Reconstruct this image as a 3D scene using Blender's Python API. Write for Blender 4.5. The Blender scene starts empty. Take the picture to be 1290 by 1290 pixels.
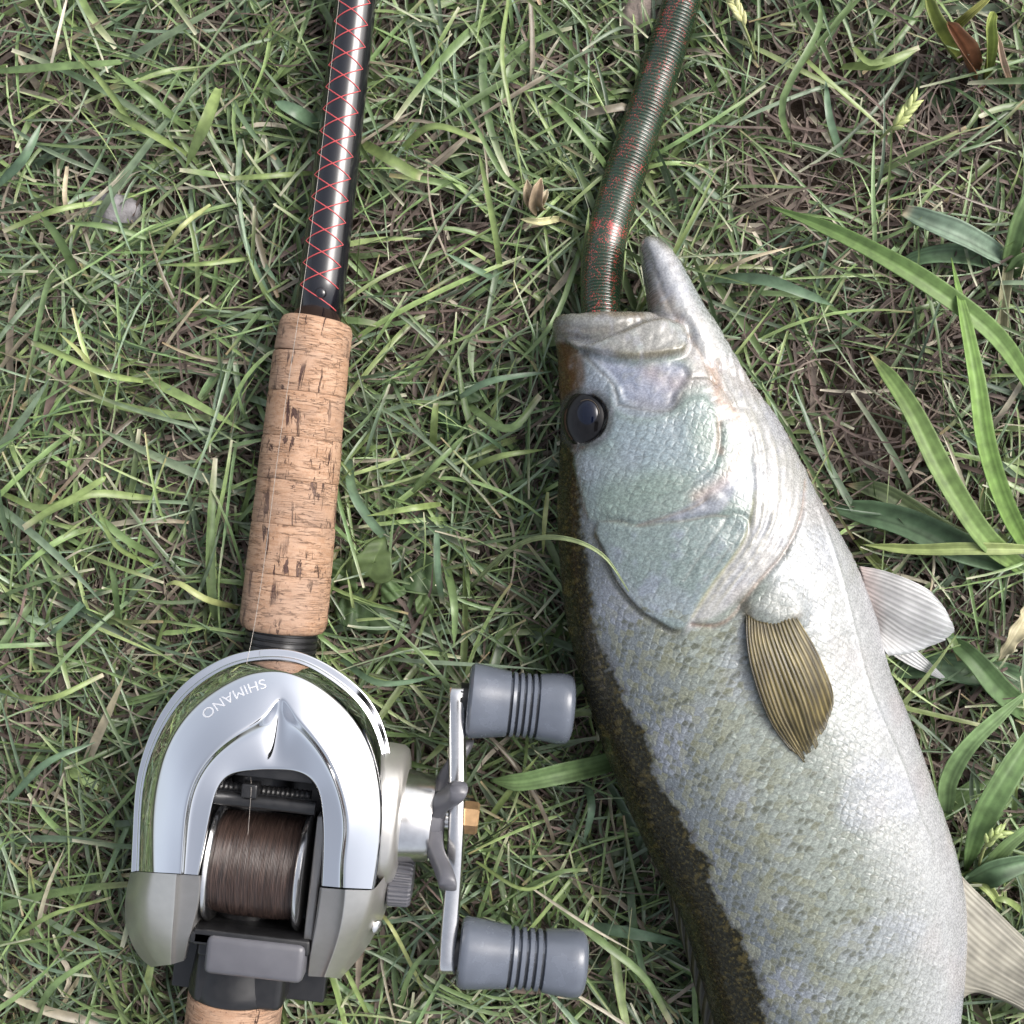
import bpy, bmesh, math, random
import numpy as np
from mathutils import Vector, Matrix
from mathutils.bvhtree import BVHTree

random.seed(7)
RNG = np.random.default_rng(11)
scene = bpy.context.scene
COL = scene.collection

# ------------------------------------------------------------------ camera
D = 0.42            # height of the phone above the soil (m)
K = 0.43            # tan of half the field of view
cam_d = bpy.data.cameras.new('camera')
cam = bpy.data.objects.new('camera', cam_d)
COL.objects.link(cam)
cam.location = (0, 0, D)
cam.rotation_euler = (0, 0, 0)
cam_d.sensor_width = 36.0
cam_d.lens = 18.0 / K
cam_d.clip_start = 0.01
cam_d.clip_end = 500.0
scene.camera = cam

# ------------------------------------------------------------------ sky, sun, exposure
SUN_EL, SUN_AZ = 46.0, 25.0        # elevation; azimuth from +X (photo right) towards +Y (photo top)
world = bpy.data.worlds.new('World')
scene.world = world
world.use_nodes = True
wn, wl = world.node_tree.nodes, world.node_tree.links
wn.clear()
wout = wn.new('ShaderNodeOutputWorld')
wbg = wn.new('ShaderNodeBackground')
sky = wn.new('ShaderNodeTexSky')
sky.sky_type = 'NISHITA'
sky.sun_disc = False
sky.sun_elevation = math.radians(SUN_EL)
sky.sun_rotation = math.radians(90.0 - SUN_AZ)
sky.altitude = 100
sky.air_density = 1.0
sky.dust_density = 7.0
sky.ozone_density = 1.0
wbg.inputs['Strength'].default_value = 0.15
haze = wn.new('ShaderNodeHueSaturation')          # thin cloud: the blue of the clear sky is washed out evenly
haze.inputs['Saturation'].default_value = 0.42
wl.new(sky.outputs['Color'], haze.inputs['Color'])
wl.new(haze.outputs['Color'], wbg.inputs['Color'])
wl.new(wbg.outputs['Background'], wout.inputs['Surface'])

sun_d = bpy.data.lights.new('sun', 'SUN')
sun_d.energy = 0.9
sun_d.angle = math.radians(32)
sun_d.color = (1.0, 0.975, 0.945)
sun = bpy.data.objects.new('sun', sun_d)
COL.objects.link(sun)
_e, _a = math.radians(SUN_EL), math.radians(SUN_AZ)
sun_dir = Vector((math.cos(_e) * math.cos(_a), math.cos(_e) * math.sin(_a), math.sin(_e)))
sun.rotation_euler = sun_dir.to_track_quat('Z', 'Y').to_euler()
sun.location = sun_dir * 2

scene.view_settings.view_transform = 'Standard'
scene.view_settings.look = 'None'
scene.view_settings.exposure = 0.90
scene.view_settings.gamma = 1.0
scene.view_settings.use_curve_mapping = False
scene.render.engine = 'CYCLES'
scene.cycles.max_bounces = 6
scene.cycles.diffuse_bounces = 3
scene.cycles.glossy_bounces = 4
scene.cycles.transparent_max_bounces = 12

# ------------------------------------------------------------------ helpers
def W(px, py, z):
    """point of the place that the photograph shows at (px, py), lying z millimetres above the soil"""
    s = K * (D - z * 0.001) / 645.0
    return Vector(((px - 645.0) * s, (645.0 - py) * s, z * 0.001))

def pxmm(n, z):
    """length in metres of n photo pixels at height z mm"""
    return n * K * (D - z * 0.001) / 645.0

def tag(o, label=None, cat=None, group=None, kind=None):
    if label: o['label'] = label
    if cat: o['category'] = cat
    if group: o['group'] = group
    if kind: o['kind'] = kind
    return o

def empty(name, loc=(0, 0, 0)):
    o = bpy.data.objects.new(name, None)
    o.empty_display_size = 0.01
    o.location = loc
    COL.objects.link(o)
    return o

def link(name, me, mat, parent=None):
    o = bpy.data.objects.new(name, me)
    if mat is not None and len(me.materials) == 0:
        me.materials.append(mat)
    COL.objects.link(o)
    if parent is not None:
        o.parent = parent
        o.matrix_parent_inverse = parent.matrix_basis.inverted()
    return o

def mesh_from(name, verts, faces, smooth=True):
    me = bpy.data.meshes.new(name)
    me.from_pydata([tuple(v) for v in verts], [], [tuple(f) for f in faces])
    if smooth:
        me.polygons.foreach_set('use_smooth', [True] * len(me.polygons))
    me.update()
    return me

def fast_mesh(name, V, quads, cols=None, smooth=True):
    """V (n,3) array, quads (m,4) array"""
    me = bpy.data.meshes.new(name)
    V = np.ascontiguousarray(V, dtype=np.float32)
    Q = np.ascontiguousarray(quads, dtype=np.int32)
    k = Q.shape[1]
    me.vertices.add(len(V)); me.vertices.foreach_set('co', V.ravel())
    me.loops.add(Q.size); me.loops.foreach_set('vertex_index', Q.ravel())
    me.polygons.add(len(Q))
    me.polygons.foreach_set('loop_start', np.arange(0, Q.size, k, dtype=np.int32))
    me.polygons.foreach_set('use_smooth', np.full(len(Q), smooth, dtype=bool))
    me.update(calc_edges=True)
    if cols is not None:
        add_col(me, 'Col', cols)
    return me

def add_col(me, name, cols):
    a = me.attributes.new(name, 'FLOAT_COLOR', 'POINT')
    c = np.ones((len(me.vertices), 4), dtype=np.float32)
    c[:, :3] = cols
    a.data.foreach_set('color', c.ravel())

def add_val(me, name, vals):
    a = me.attributes.new(name, 'FLOAT', 'POINT')
    a.data.foreach_set('value', np.ascontiguousarray(vals, dtype=np.float32))

def add_vec(me, name, vals):
    a = me.attributes.new(name, 'FLOAT_VECTOR', 'POINT')
    a.data.foreach_set('vector', np.ascontiguousarray(vals, dtype=np.float32).ravel())

def grid_quads(n, m, close_m=False):
    i = np.arange(n - 1)[:, None]; mm = m if close_m else m - 1
    j = np.arange(mm)[None, :]
    j2 = (j + 1) % m
    return np.stack([i * m + j, i * m + j2, (i + 1) * m + j2, (i + 1) * m + j], -1).reshape(-1, 4)

def catmull(pts, n):
    """resample a polyline (k,d) as a smooth curve with n points"""
    P = np.asarray(pts, float)
    if len(P) == 2:
        t = np.linspace(0, 1, n)[:, None]
        return P[0] * (1 - t) + P[1] * t
    Q = np.vstack([2 * P[0] - P[1], P, 2 * P[-1] - P[-2]])
    u = np.linspace(0, len(P) - 1 - 1e-9, n)
    i = u.astype(int); t = (u - i)[:, None]
    a, b, c, d = Q[i], Q[i + 1], Q[i + 2], Q[i + 3]
    return 0.5 * (2 * b + (c - a) * t + (2 * a - 5 * b + 4 * c - d) * t**2 + (3 * b - a - 3 * c + d) * t**3)

def tube_arrays(path, radii, segs=12, flat=1.0):
    P = np.asarray(path, float); n = len(P)
    R = np.broadcast_to(np.asarray(radii, float), (n,))
    T = np.gradient(P, axis=0); T /= np.linalg.norm(T, axis=1)[:, None] + 1e-12
    up = np.array([0, 0, 1.0])
    if abs(T[0] @ up) > 0.95: up = np.array([0, 1.0, 0])
    N = np.zeros_like(P); v = up - T[0] * (up @ T[0]); N[0] = v / np.linalg.norm(v)
    for i in range(1, n):
        v = N[i - 1] - T[i] * (N[i - 1] @ T[i]); N[i] = v / (np.linalg.norm(v) + 1e-12)
    B = np.cross(T, N)
    a = np.linspace(0, 2 * math.pi, segs, endpoint=False)
    V = P[:, None] + R[:, None, None] * (np.cos(a)[None, :, None] * N[:, None] * flat + np.sin(a)[None, :, None] * B[:, None])
    return V, T, N, B

def tube(name, path, radii, mat, parent=None, segs=12, caps=True, flat=1.0):
    V, T, N, B = tube_arrays(path, radii, segs, flat)
    n = len(V)
    faces = [tuple(q) for q in grid_quads(n, segs, True)]
    verts = V.reshape(-1, 3)
    if caps:
        faces.append(tuple(range(segs - 1, -1, -1)))
        faces.append(tuple(range((n - 1) * segs, n * segs)))
    return link(name, mesh_from(name, verts, faces), mat, parent)

def lathe(name, p0, axis, profile, mat, parent=None, segs=48, ridge=None, sharp=None):
    """profile: list of (along, radius) in metres from p0 along axis; ridge(angle, k) adds to the radius"""
    ax = Vector(axis).normalized()
    u = ax.orthogonal().normalized(); v = ax.cross(u)
    verts, faces = [], []
    for k, (a, r) in enumerate(profile):
        for s in range(segs):
            an = 2 * math.pi * s / segs
            rr = r + (ridge(an, k) if ridge else 0.0)
            verts.append(Vector(p0) + ax * a + (u * math.cos(an) + v * math.sin(an)) * rr)
    n = len(profile)
    faces = [tuple(q) for q in grid_quads(n, segs, True)]
    faces.append(tuple(range(segs - 1, -1, -1)))
    faces.append(tuple(range((n - 1) * segs, n * segs)))
    me = mesh_from(name, verts, faces)
    try:
        me.set_sharp_from_angle(angle=math.radians(sharp or 50))
    except Exception:
        pass
    bm = bmesh.new(); bm.from_mesh(me); bmesh.ops.recalc_face_normals(bm, faces=bm.faces); bm.to_mesh(me); bm.free()
    return link(name, me, mat, parent)

def box(name, c, size, mat, parent=None, axes=None, bevel=0.0, segs=3):
    """box with centre c, size along axes (3 vectors), edges rounded"""
    bm = bmesh.new()
    bmesh.ops.create_cube(bm, size=1.0)
    for vv in bm.verts:
        vv.co = Vector((vv.co.x * size[0], vv.co.y * size[1], vv.co.z * size[2]))
    if bevel > 0:
        bmesh.ops.bevel(bm, geom=list(bm.edges), offset=bevel, segments=segs, affect='EDGES', profile=0.5)
    A = axes or (Vector((1, 0, 0)), Vector((0, 1, 0)), Vector((0, 0, 1)))
    for vv in bm.verts:
        vv.co = Vector(c) + A[0] * vv.co.x + A[1] * vv.co.y + A[2] * vv.co.z
    bmesh.ops.recalc_face_normals(bm, faces=bm.faces)
    me = bpy.data.meshes.new(name); bm.to_mesh(me); bm.free()
    for p in me.polygons: p.use_smooth = True
    try: me.set_sharp_from_angle(angle=math.radians(40))
    except Exception: pass
    return link(name, me, mat, parent)

# smooth pseudo noise: sums of random plane waves
class Noise:
    def __init__(self, seed, freq, octaves=3, dim=2, n=14):
        r = np.random.default_rng(seed)
        self.w = []
        for o in range(octaves):
            f = freq * 2**o
            d = r.normal(size=(n, dim)); d /= np.linalg.norm(d, axis=1)[:, None]
            self.w.append((d * f * r.uniform(0.6, 1.4, (n, 1)), r.uniform(0, 6.283, n), 0.55**o))
    def __call__(self, P):
        out = np.zeros(len(P)); tot = 0
        for d, ph, a in self.w:
            out += a * np.sin(P @ d.T + ph).sum(1) / math.sqrt(len(ph)) ; tot += a
        return out / tot

def sstep(a, b, x):
    t = np.clip((x - a) / (b - a), 0, 1)
    return t * t * (3 - 2 * t)

# ------------------------------------------------------------------ materials
def new_mat(name):
    m = bpy.data.materials.new(name); m.use_nodes = True
    return m, m.node_tree.nodes, m.node_tree.links, m.node_tree.nodes['Principled BSDF']

def simple(name, col, rough=0.5, metal=0.0, spec=0.5, coat=0.0, noise=0.0, nscale=400.0, bump=0.0, bscale=1500.0, rvar=0.0):
    m, n, l, b = new_mat(name)
    b.inputs['Base Color'].default_value = (*col, 1)
    b.inputs['Roughness'].default_value = rough
    b.inputs['Metallic'].default_value = metal
    b.inputs['Specular IOR Level'].default_value = spec
    b.inputs['Coat Weight'].default_value = coat
    b.inputs['Coat Roughness'].default_value = 0.08
    tc = n.new('ShaderNodeTexCoord')
    if noise > 0 or rvar > 0:
        t = n.new('ShaderNodeTexNoise'); t.inputs['Scale'].default_value = nscale; t.inputs['Detail'].default_value = 6
        l.new(tc.outputs['Object'], t.inputs['Vector'])
        if noise > 0:
            mr = n.new('ShaderNodeMapRange'); mr.inputs[1].default_value = 0.25; mr.inputs[2].default_value = 0.75
            mr.inputs[3].default_value = 1 - noise; mr.inputs[4].default_value = 1 + noise
            l.new(t.outputs['Fac'], mr.inputs[0])
            mx = n.new('ShaderNodeVectorMath'); mx.operation = 'SCALE'
            mx.inputs[0].default_value = col
            l.new(mr.outputs[0], mx.inputs['Scale']); l.new(mx.outputs[0], b.inputs['Base Color'])
        if rvar > 0:
            mr2 = n.new('ShaderNodeMapRange'); mr2.inputs[1].default_value = 0.35; mr2.inputs[2].default_value = 0.7
            mr2.inputs[3].default_value = max(0.02, rough - rvar); mr2.inputs[4].default_value = rough + rvar
            l.new(t.outputs['Fac'], mr2.inputs[0]); l.new(mr2.outputs[0], b.inputs['Roughness'])
    if bump > 0:
        t2 = n.new('ShaderNodeTexNoise'); t2.inputs['Scale'].default_value = bscale; t2.inputs['Detail'].default_value = 4
        l.new(tc.outputs['Object'], t2.inputs['Vector'])
        bp = n.new('ShaderNodeBump'); bp.inputs['Strength'].default_value = 1.0; bp.inputs['Distance'].default_value = bump
        l.new(t2.outputs['Fac'], bp.inputs['Height']); l.new(bp.outputs[0], b.inputs['Normal'])
    return m

def blade_material(name, transl=0.35, rough=0.45, spec=0.35):
    m, n, l, b = new_mat(name)
    at = n.new('ShaderNodeAttribute'); at.attribute_name = 'Col'
    tc = n.new('ShaderNodeTexCoord')
    t = n.new('ShaderNodeTexNoise'); t.inputs['Scale'].default_value = 260; t.inputs['Detail'].default_value = 5
    l.new(tc.outputs['Object'], t.inputs['Vector'])
    mr = n.new('ShaderNodeMapRange'); mr.inputs[1].default_value = 0.3; mr.inputs[2].default_value = 0.7
    mr.inputs[3].default_value = 0.72; mr.inputs[4].default_value = 1.25
    l.new(t.outputs['Fac'], mr.inputs[0])
    sc = n.new('ShaderNodeVectorMath'); sc.operation = 'SCALE'
    l.new(at.outputs['Color'], sc.inputs[0]); l.new(mr.outputs[0], sc.inputs['Scale'])
    l.new(sc.outputs[0], b.inputs['Base Color'])
    b.inputs['Roughness'].default_value = rough
    b.inputs['Specular IOR Level'].default_value = spec
    tr = n.new('ShaderNodeBsdfTranslucent'); l.new(sc.outputs[0], tr.inputs['Color'])
    mx = n.new('ShaderNodeMixShader'); mx.inputs[0].default_value = transl
    out = n['Material Output']
    l.new(b.outputs[0], mx.inputs[1]); l.new(tr.outputs[0], mx.inputs[2]); l.new(mx.outputs[0], out.inputs['Surface'])
    return m

M_GRASS = blade_material('grass_blade', 0.25, 0.36, 0.5)
M_STRAW = blade_material('dry_straw', 0.12, 0.65, 0.25)
M_LEAF = blade_material('broad_leaf', 0.22, 0.5, 0.35)
M_CHROME = simple('chrome', (0.78, 0.79, 0.815), 0.075, 1.0, rvar=0.055, nscale=110, bump=0.000012, bscale=260)
M_SATIN = simple('satin_silver', (0.56, 0.545, 0.515), 0.30, 0.8, noise=0.05, nscale=300, bump=0.00003, bscale=6000)
M_SATIN_D = simple('satin_grey', (0.25, 0.245, 0.24), 0.38, 0.6, noise=0.05, nscale=300, bump=0.00003, bscale=6000)
M_BRUSHED = simple('brushed_steel', (0.72, 0.71, 0.70), 0.22, 1.0, noise=0.06, nscale=500)
M_GREY_RUB = simple('grey_rubber', (0.098, 0.111, 0.138), 0.26, 0.0, 0.5, noise=0.10, nscale=200, bump=0.00004, bscale=2500, rvar=0.03)
M_GROOVE = simple('groove_dark', (0.045, 0.05, 0.06), 0.6)
M_GREY_PL = simple('grey_plastic', (0.09, 0.09, 0.102), 0.36, 0.0, 0.5, noise=0.08, nscale=240, rvar=0.06)
M_BLACK = simple('black_plastic', (0.012, 0.012, 0.013), 0.38, noise=0.2, nscale=300, rvar=0.1)
M_BLACKGLOSS = simple('black_gloss', (0.006, 0.006, 0.009), 0.22, 0.0, 0.5, coat=0.6, rvar=0.03, nscale=300, bump=0.00002, bscale=500)
M_RED = simple('red_thread', (0.46, 0.07, 0.075), 0.45)
M_BRASS = simple('brass', (0.36, 0.23, 0.12), 0.45, 0.7, noise=0.2, nscale=500)
M_LINE = simple('monofilament', (0.30, 0.27, 0.24), 0.3, 0.0, 0.6)
M_LETTER = simple('etched_letter', (0.62, 0.63, 0.67), 0.5, 0.4)
# ================================================================== FISHING ROD
def cork_material():
    m, n, l, b = new_mat('cork')
    at = n.new('ShaderNodeAttribute'); at.attribute_name = 'cyl'
    def mapped(scale):
        mp = n.new('ShaderNodeMapping'); mp.inputs['Scale'].default_value = scale
        l.new(at.outputs['Vector'], mp.inputs['Vector']); return mp.outputs[0]
    def noise(scale, detail=4, rough=0.6, dist=0.0):
        t = n.new('ShaderNodeTexNoise'); t.inputs['Scale'].default_value = 1.0
        t.inputs['Detail'].default_value = detail; t.inputs['Roughness'].default_value = rough
        t.inputs['Distortion'].default_value = dist
        l.new(mapped(scale), t.inputs['Vector']); return t.outputs['Fac']
    def rng(v, a, c, lo=0.0, hi=1.0):
        r = n.new('ShaderNodeMapRange'); r.interpolation_type = 'SMOOTHSTEP'
        r.inputs[1].default_value = a; r.inputs[2].default_value = c; r.inputs[3].default_value = lo; r.inputs[4].default_value = hi
        l.new(v, r.inputs[0]); return r.outputs[0]
    def mul(a, c):
        x = n.new('ShaderNodeMath'); x.operation = 'MULTIPLY'
        for i, v in enumerate((a, c)):
            if isinstance(v, float): x.inputs[i].default_value = v
            else: l.new(v, x.inputs[i])
        return x.outputs[0]
    def mix(f, a, c):
        x = n.new('ShaderNodeMix'); x.data_type = 'RGBA'
        l.new(f, x.inputs[0])
        for i, v in ((6, a), (7, c)):
            if isinstance(v, tuple): x.inputs[i].default_value = (*v, 1)
            else: l.new(v, x.inputs[i])
        return x.outputs[2]
    base = mix(rng(noise((0.16, 0.5, 1.0), 5), 0.3, 0.7), (0.29, 0.166, 0.098), (0.40, 0.256, 0.170))
    base = mix(rng(noise((1.6, 1.6, 1.0), 4), 0.42, 0.72, 0.0, 0.35), base, (0.46, 0.33, 0.245))
    # thin growth cracks running round the grip
    crack = rng(noise((0.10, 1.15, 1.0), 3, 0.5, 0.25), 0.47, 0.50)
    crack2 = rng(noise((0.10, 1.15, 1.0), 3, 0.5, 0.25), 0.50, 0.53, 1.0, 0.0)
    cr = mul(mul(crack, crack2), rng(noise((0.09, 0.20, 3.3), 2), 0.34, 0.56))
    base = mix(mul(cr, 0.65), base, (0.12, 0.065, 0.045))
    # lenticels: dark pits stretched along the grip
    pit = rng(noise((0.34, 0.062, 1.0), 5, 0.70, 0.9), 0.566, 0.604)
    pit = mul(pit, rng(noise((0.10, 0.085, 7.7), 1), 0.40, 0.52))
    base = mix(pit, base, (0.055, 0.026, 0.022))
    small = rng(noise((0.9, 0.6, 5.1), 3), 0.655, 0.695)
    base = mix(mul(small, 0.85), base, (0.08, 0.04, 0.03))
    # grime from handling
    base = mix(rng(noise((0.05, 0.05, 0.2), 3), 0.42, 0.68, 0.0, 0.5), base, (0.25, 0.175, 0.135))
    l.new(base, b.inputs['Base Color'])
    b.inputs['Roughness'].default_value = 0.7
    b.inputs['Specular IOR Level'].default_value = 0.3
    h = n.new('ShaderNodeMath'); h.operation = 'ADD'
    l.new(mul(pit, -1.0), h.inputs[0]); l.new(mul(cr, -0.45), h.inputs[1])
    h2 = n.new('ShaderNodeMath'); h2.operation = 'ADD'
    l.new(h.outputs[0], h2.inputs[0]); l.new(mul(noise((2.2, 2.2, 1.0), 3), 0.25), h2.inputs[1])
    bp = n.new('ShaderNodeBump'); bp.inputs['Distance'].default_value = 0.0006; bp.inputs['Strength'].default_value = 0.9
    l.new(h2.outputs[0], bp.inputs['Height']); l.new(bp.outputs[0], b.inputs['Normal'])
    return m
M_CORK = cork_material()

def cork_ring(p0, p1, r0, r1, seed, parent, round0=0.0, round1=0.0):
    """one glued ring of the grip, its outside slightly uneven, edges broken"""
    p0, p1 = Vector(p0), Vector(p1)
    ax = (p1 - p0); L = ax.length; ax.normalize()
    u = Vector((0, 0, 1)); u = (u - ax * u.dot(ax)).normalized(); v = ax.cross(u)
    segs = 56
    st = [0.0, 0.00012, 0.0006, 0.2 * L, 0.5 * L, 0.8 * L, L - 0.0006, L - 0.00012, L]
    if round0: st = [0.0, 0.0006, 0.0015, 0.0028, 0.004] + [s for s in st if s > 0.005]
    if round1: st = [s for s in st if s < L - 0.006] + [L - 0.005, L - 0.0034, L - 0.0018, L - 0.0007, L]
    verts, cyl = [], []
    rg = np.random.default_rng(seed); ph = rg.uniform(0, 6.28, 4); off = rg.uniform(-0.00012, 0.00012)
    for s in st:
        rr = r0 + (r1 - r0) * s / L + off
        if round0 and s < 0.0041: rr -= round0 * (1 - math.sqrt(max(0, 1 - (1 - s / 0.0041)**2)))
        elif s < 0.0005 and not round0: rr -= 0.00022 * (1 - s / 0.0005)
        if round1 and s > L - 0.0051: rr -= round1 * (1 - math.sqrt(max(0, 1 - (1 - (L - s) / 0.0051)**2)))
        elif s > L - 0.0005 and not round1: rr -= 0.00022 * (1 - (L - s) / 0.0005)
        for k in range(segs):
            a = 2 * math.pi * k / segs
            q = rr + 0.00008 * math.sin(3 * a + ph[0]) + 0.00006 * math.sin(7 * a + ph[1])
            verts.append(p0 + ax * s + (u * math.cos(a) + v * math.sin(a)) * q)
            aa = a if a < math.pi else a - 2 * math.pi
            cyl.append((aa * rr * 1000, s * 1000 + seed * 37.0, seed * 11.3))
    n = len(st)
    faces = [tuple(q) for q in grid_quads(n, segs, True)]
    faces += [tuple(range(segs - 1, -1, -1)), tuple(range((n - 1) * segs, n * segs))]
    me = mesh_from('cork_ring', verts, faces)
    bm = bmesh.new(); bm.from_mesh(me); bmesh.ops.recalc_face_normals(bm, faces=bm.faces); bm.to_mesh(me); bm.free()
    add_vec(me, 'cyl', np.array(cyl))
    return link('cork_ring', me, M_CORK, parent)

rod = empty('fishing_rod', W(357, 790, 2))
tag(rod, 'black fishing rod with red diamond thread wrap and cork grip lying on grass', 'fishing rod')

# axis of the rod in the photograph: (px, py, height of the axis in mm)
RZ = 21.0
def rod_at(py):
    """axis point and pixel slope of the rod at photo row py"""
    x = np.interp(py, [-900, 0, 400, 410, 790, 1280, 2000], [548.0, 448.5, 401.0, 396.0, 356.5, 294.0, 203.0])
    return W(x, py, RZ)

# ---- black foregrip blank
n_b = 30
ys = np.linspace(-900, 404, n_b)
wpx = np.interp(ys, [-900, 0, 400], [40, 51, 60]) / 2
path = [rod_at(y) for y in ys]
rad = [pxmm(w, RZ) for w in wpx]
blank = tube('blank', path, rad, M_BLACKGLOSS, rod, segs=48)

# ---- two zigzag threads forming the diamonds
blank_dir = (rod_at(0) - rod_at(400)).normalized()
side = Vector((blank_dir.y, -blank_dir.x, 0))
def thread(phase):
    pts = []
    y = 395.0
    step = 27.4
    ang = 1.0
    k = 0
    ylist = []
    # start low on the blank; corner alternates left / right every half period
    y0 = 392.0 - phase * step
    n_half = 56
    corners = []
    for k in range(n_half):
        yc = y0 - k * step
        if yc < -700: break
        corners.append((yc, (-1) ** k))
    pts = []
    for (ya, sa), (yb, sb) in zip(corners[:-1], corners[1:]):
        if phase == 0.0 and ya > 391.9: pass
        for i in range(10):
            t = i / 10.0
            yy = ya + (yb - ya) * t
            aa = (sa + (sb - sa) * t) * math.asin(0.80)
            p = rod_at(yy)
            r = pxmm(np.interp(yy, [-900, 0, 400], [40, 51, 60]) / 2, RZ) + 0.00008
            pts.append(p + side * (r * math.sin(aa)) + Vector((0, 0, r * math.cos(aa))))
    return tube('wrap_thread', pts, 0.00020, M_RED, blank, segs=6)
thread(0.0)
thread(1.0 + 1e-3)
# the second strand starts on the other side: mirrored corner order comes from the half-step offset

# dark bead of epoxy on the wrap near the cork
hk = rod_at(374)
lathe('hook_keeper_stub', hk + Vector((side.x * 0.0012, side.y * 0.0012, pxmm(29.3, RZ) - 0.0006)), (0, 0, 1),
      [(0, 0.0019), (0.0008, 0.0018), (0.0012, 0.0013), (0.00135, 0.0004)], M_BLACKGLOSS, blank, segs=20)

# ---- fore grip of seven cork rings
fg = empty('cork_foregrip', rod_at(600)); fg.parent = rod; fg.matrix_parent_inverse = Matrix.Translation(-rod.location)
edges = [403, 448, 497, 553, 606, 661, 722, 795]
for i in range(7):
    a, b_ = edges[i], edges[i + 1]
    ra = pxmm(np.interp(a, [403, 795], [93, 110]) / 2, RZ); rb = pxmm(np.interp(b_, [403, 795], [93, 110]) / 2, RZ)
    cork_ring(rod_at(a), rod_at(b_ - 0.25), ra, rb, i + 3, fg, 0.0022 if i == 0 else 0.0, 0.0026 if i == 6 else 0.0)

# ---- reel seat: threaded nut in front, tube behind the reel
seat = empty('reel_seat', rod_at(1000)); seat.parent = rod; seat.matrix_parent_inverse = Matrix.Translation(-rod.location)
dirn = (rod_at(1000) - rod_at(790)).normalized()
p0 = rod_at(788)
prof = [(0.0, 0.0118)]
a = 0.0005
for k in range(6):
    prof += [(a, 0.0121), (a + 0.0012, 0.0121), (a + 0.0015, 0.0113), (a + 0.0019, 0.0113)]
    a += 0.0021
prof += [(a, 0.0118), (a + 0.003, 0.0118)]
lathe('locking_nut', p0, dirn, prof, M_BLACK, seat, segs=40, sharp=35)
p1 = rod_at(1150); L = (rod_at(1248) - p1).length
tubeprof = [(0, 0.0135), (L * 0.45, 0.0147), (L * 0.80, 0.0155), (L * 0.86, 0.0158), (L * 0.985, 0.0158), (L, 0.0154)]
lathe('seat_tube', p1, dirn, tubeprof, M_BLACK, seat, segs=48)
p2 = rod_at(800); L2 = (rod_at(1160) - p2).length
lathe('seat_barrel', p2, dirn, [(0, 0.010), (L2, 0.0105)], M_BLACK, seat, segs=32)

# ---- rear cork grip, mostly below the picture
rg_ = empty('cork_rear_grip', rod_at(1400)); rg_.parent = rod; rg_.matrix_parent_inverse = Matrix.Translation(-rod.location)
ed2 = list(np.linspace(1248.5, 1900, 12))
for i in range(11):
    ra = np.interp(ed2[i], [1281, 1320, 1700, 1900], [0.0158, 0.0155, 0.0125, 0.0135])
    rb = np.interp(ed2[i + 1], [1281, 1320, 1700, 1900], [0.0158, 0.0155, 0.0125, 0.0135])
    cork_ring(rod_at(ed2[i]), rod_at(ed2[i + 1] - 0.25), ra, rb, i + 30, rg_, 0.0, 0.002 if i == 10 else 0.0)
lathe('butt_cap', rod_at(1900), dirn, [(0, 0.0136), (0.006, 0.0138), (0.012, 0.0125), (0.014, 0.008)], M_BLACK, rg_, segs=36)
# ================================================================== FISHING REEL
reel = empty('fishing_reel', W(330, 1040, 12))
tag(reel, 'chrome and silver baitcasting fishing reel with grey knobs mounted on the rod', 'fishing reel')
def Z1(zx, zy, z):      # coordinates read off the enlargement of the reel
    return W(130 + zx / 2.48, 770 + zy / 2.48, z)
TILT = math.radians(6.5)
AX = Vector((math.cos(TILT), -math.sin(TILT), 0))      # spool axis, to the handle side
AY = Vector((math.sin(TILT), math.cos(TILT), 0))       # along the rod, to the tip
AZ = Vector((0, 0, 1))

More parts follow.
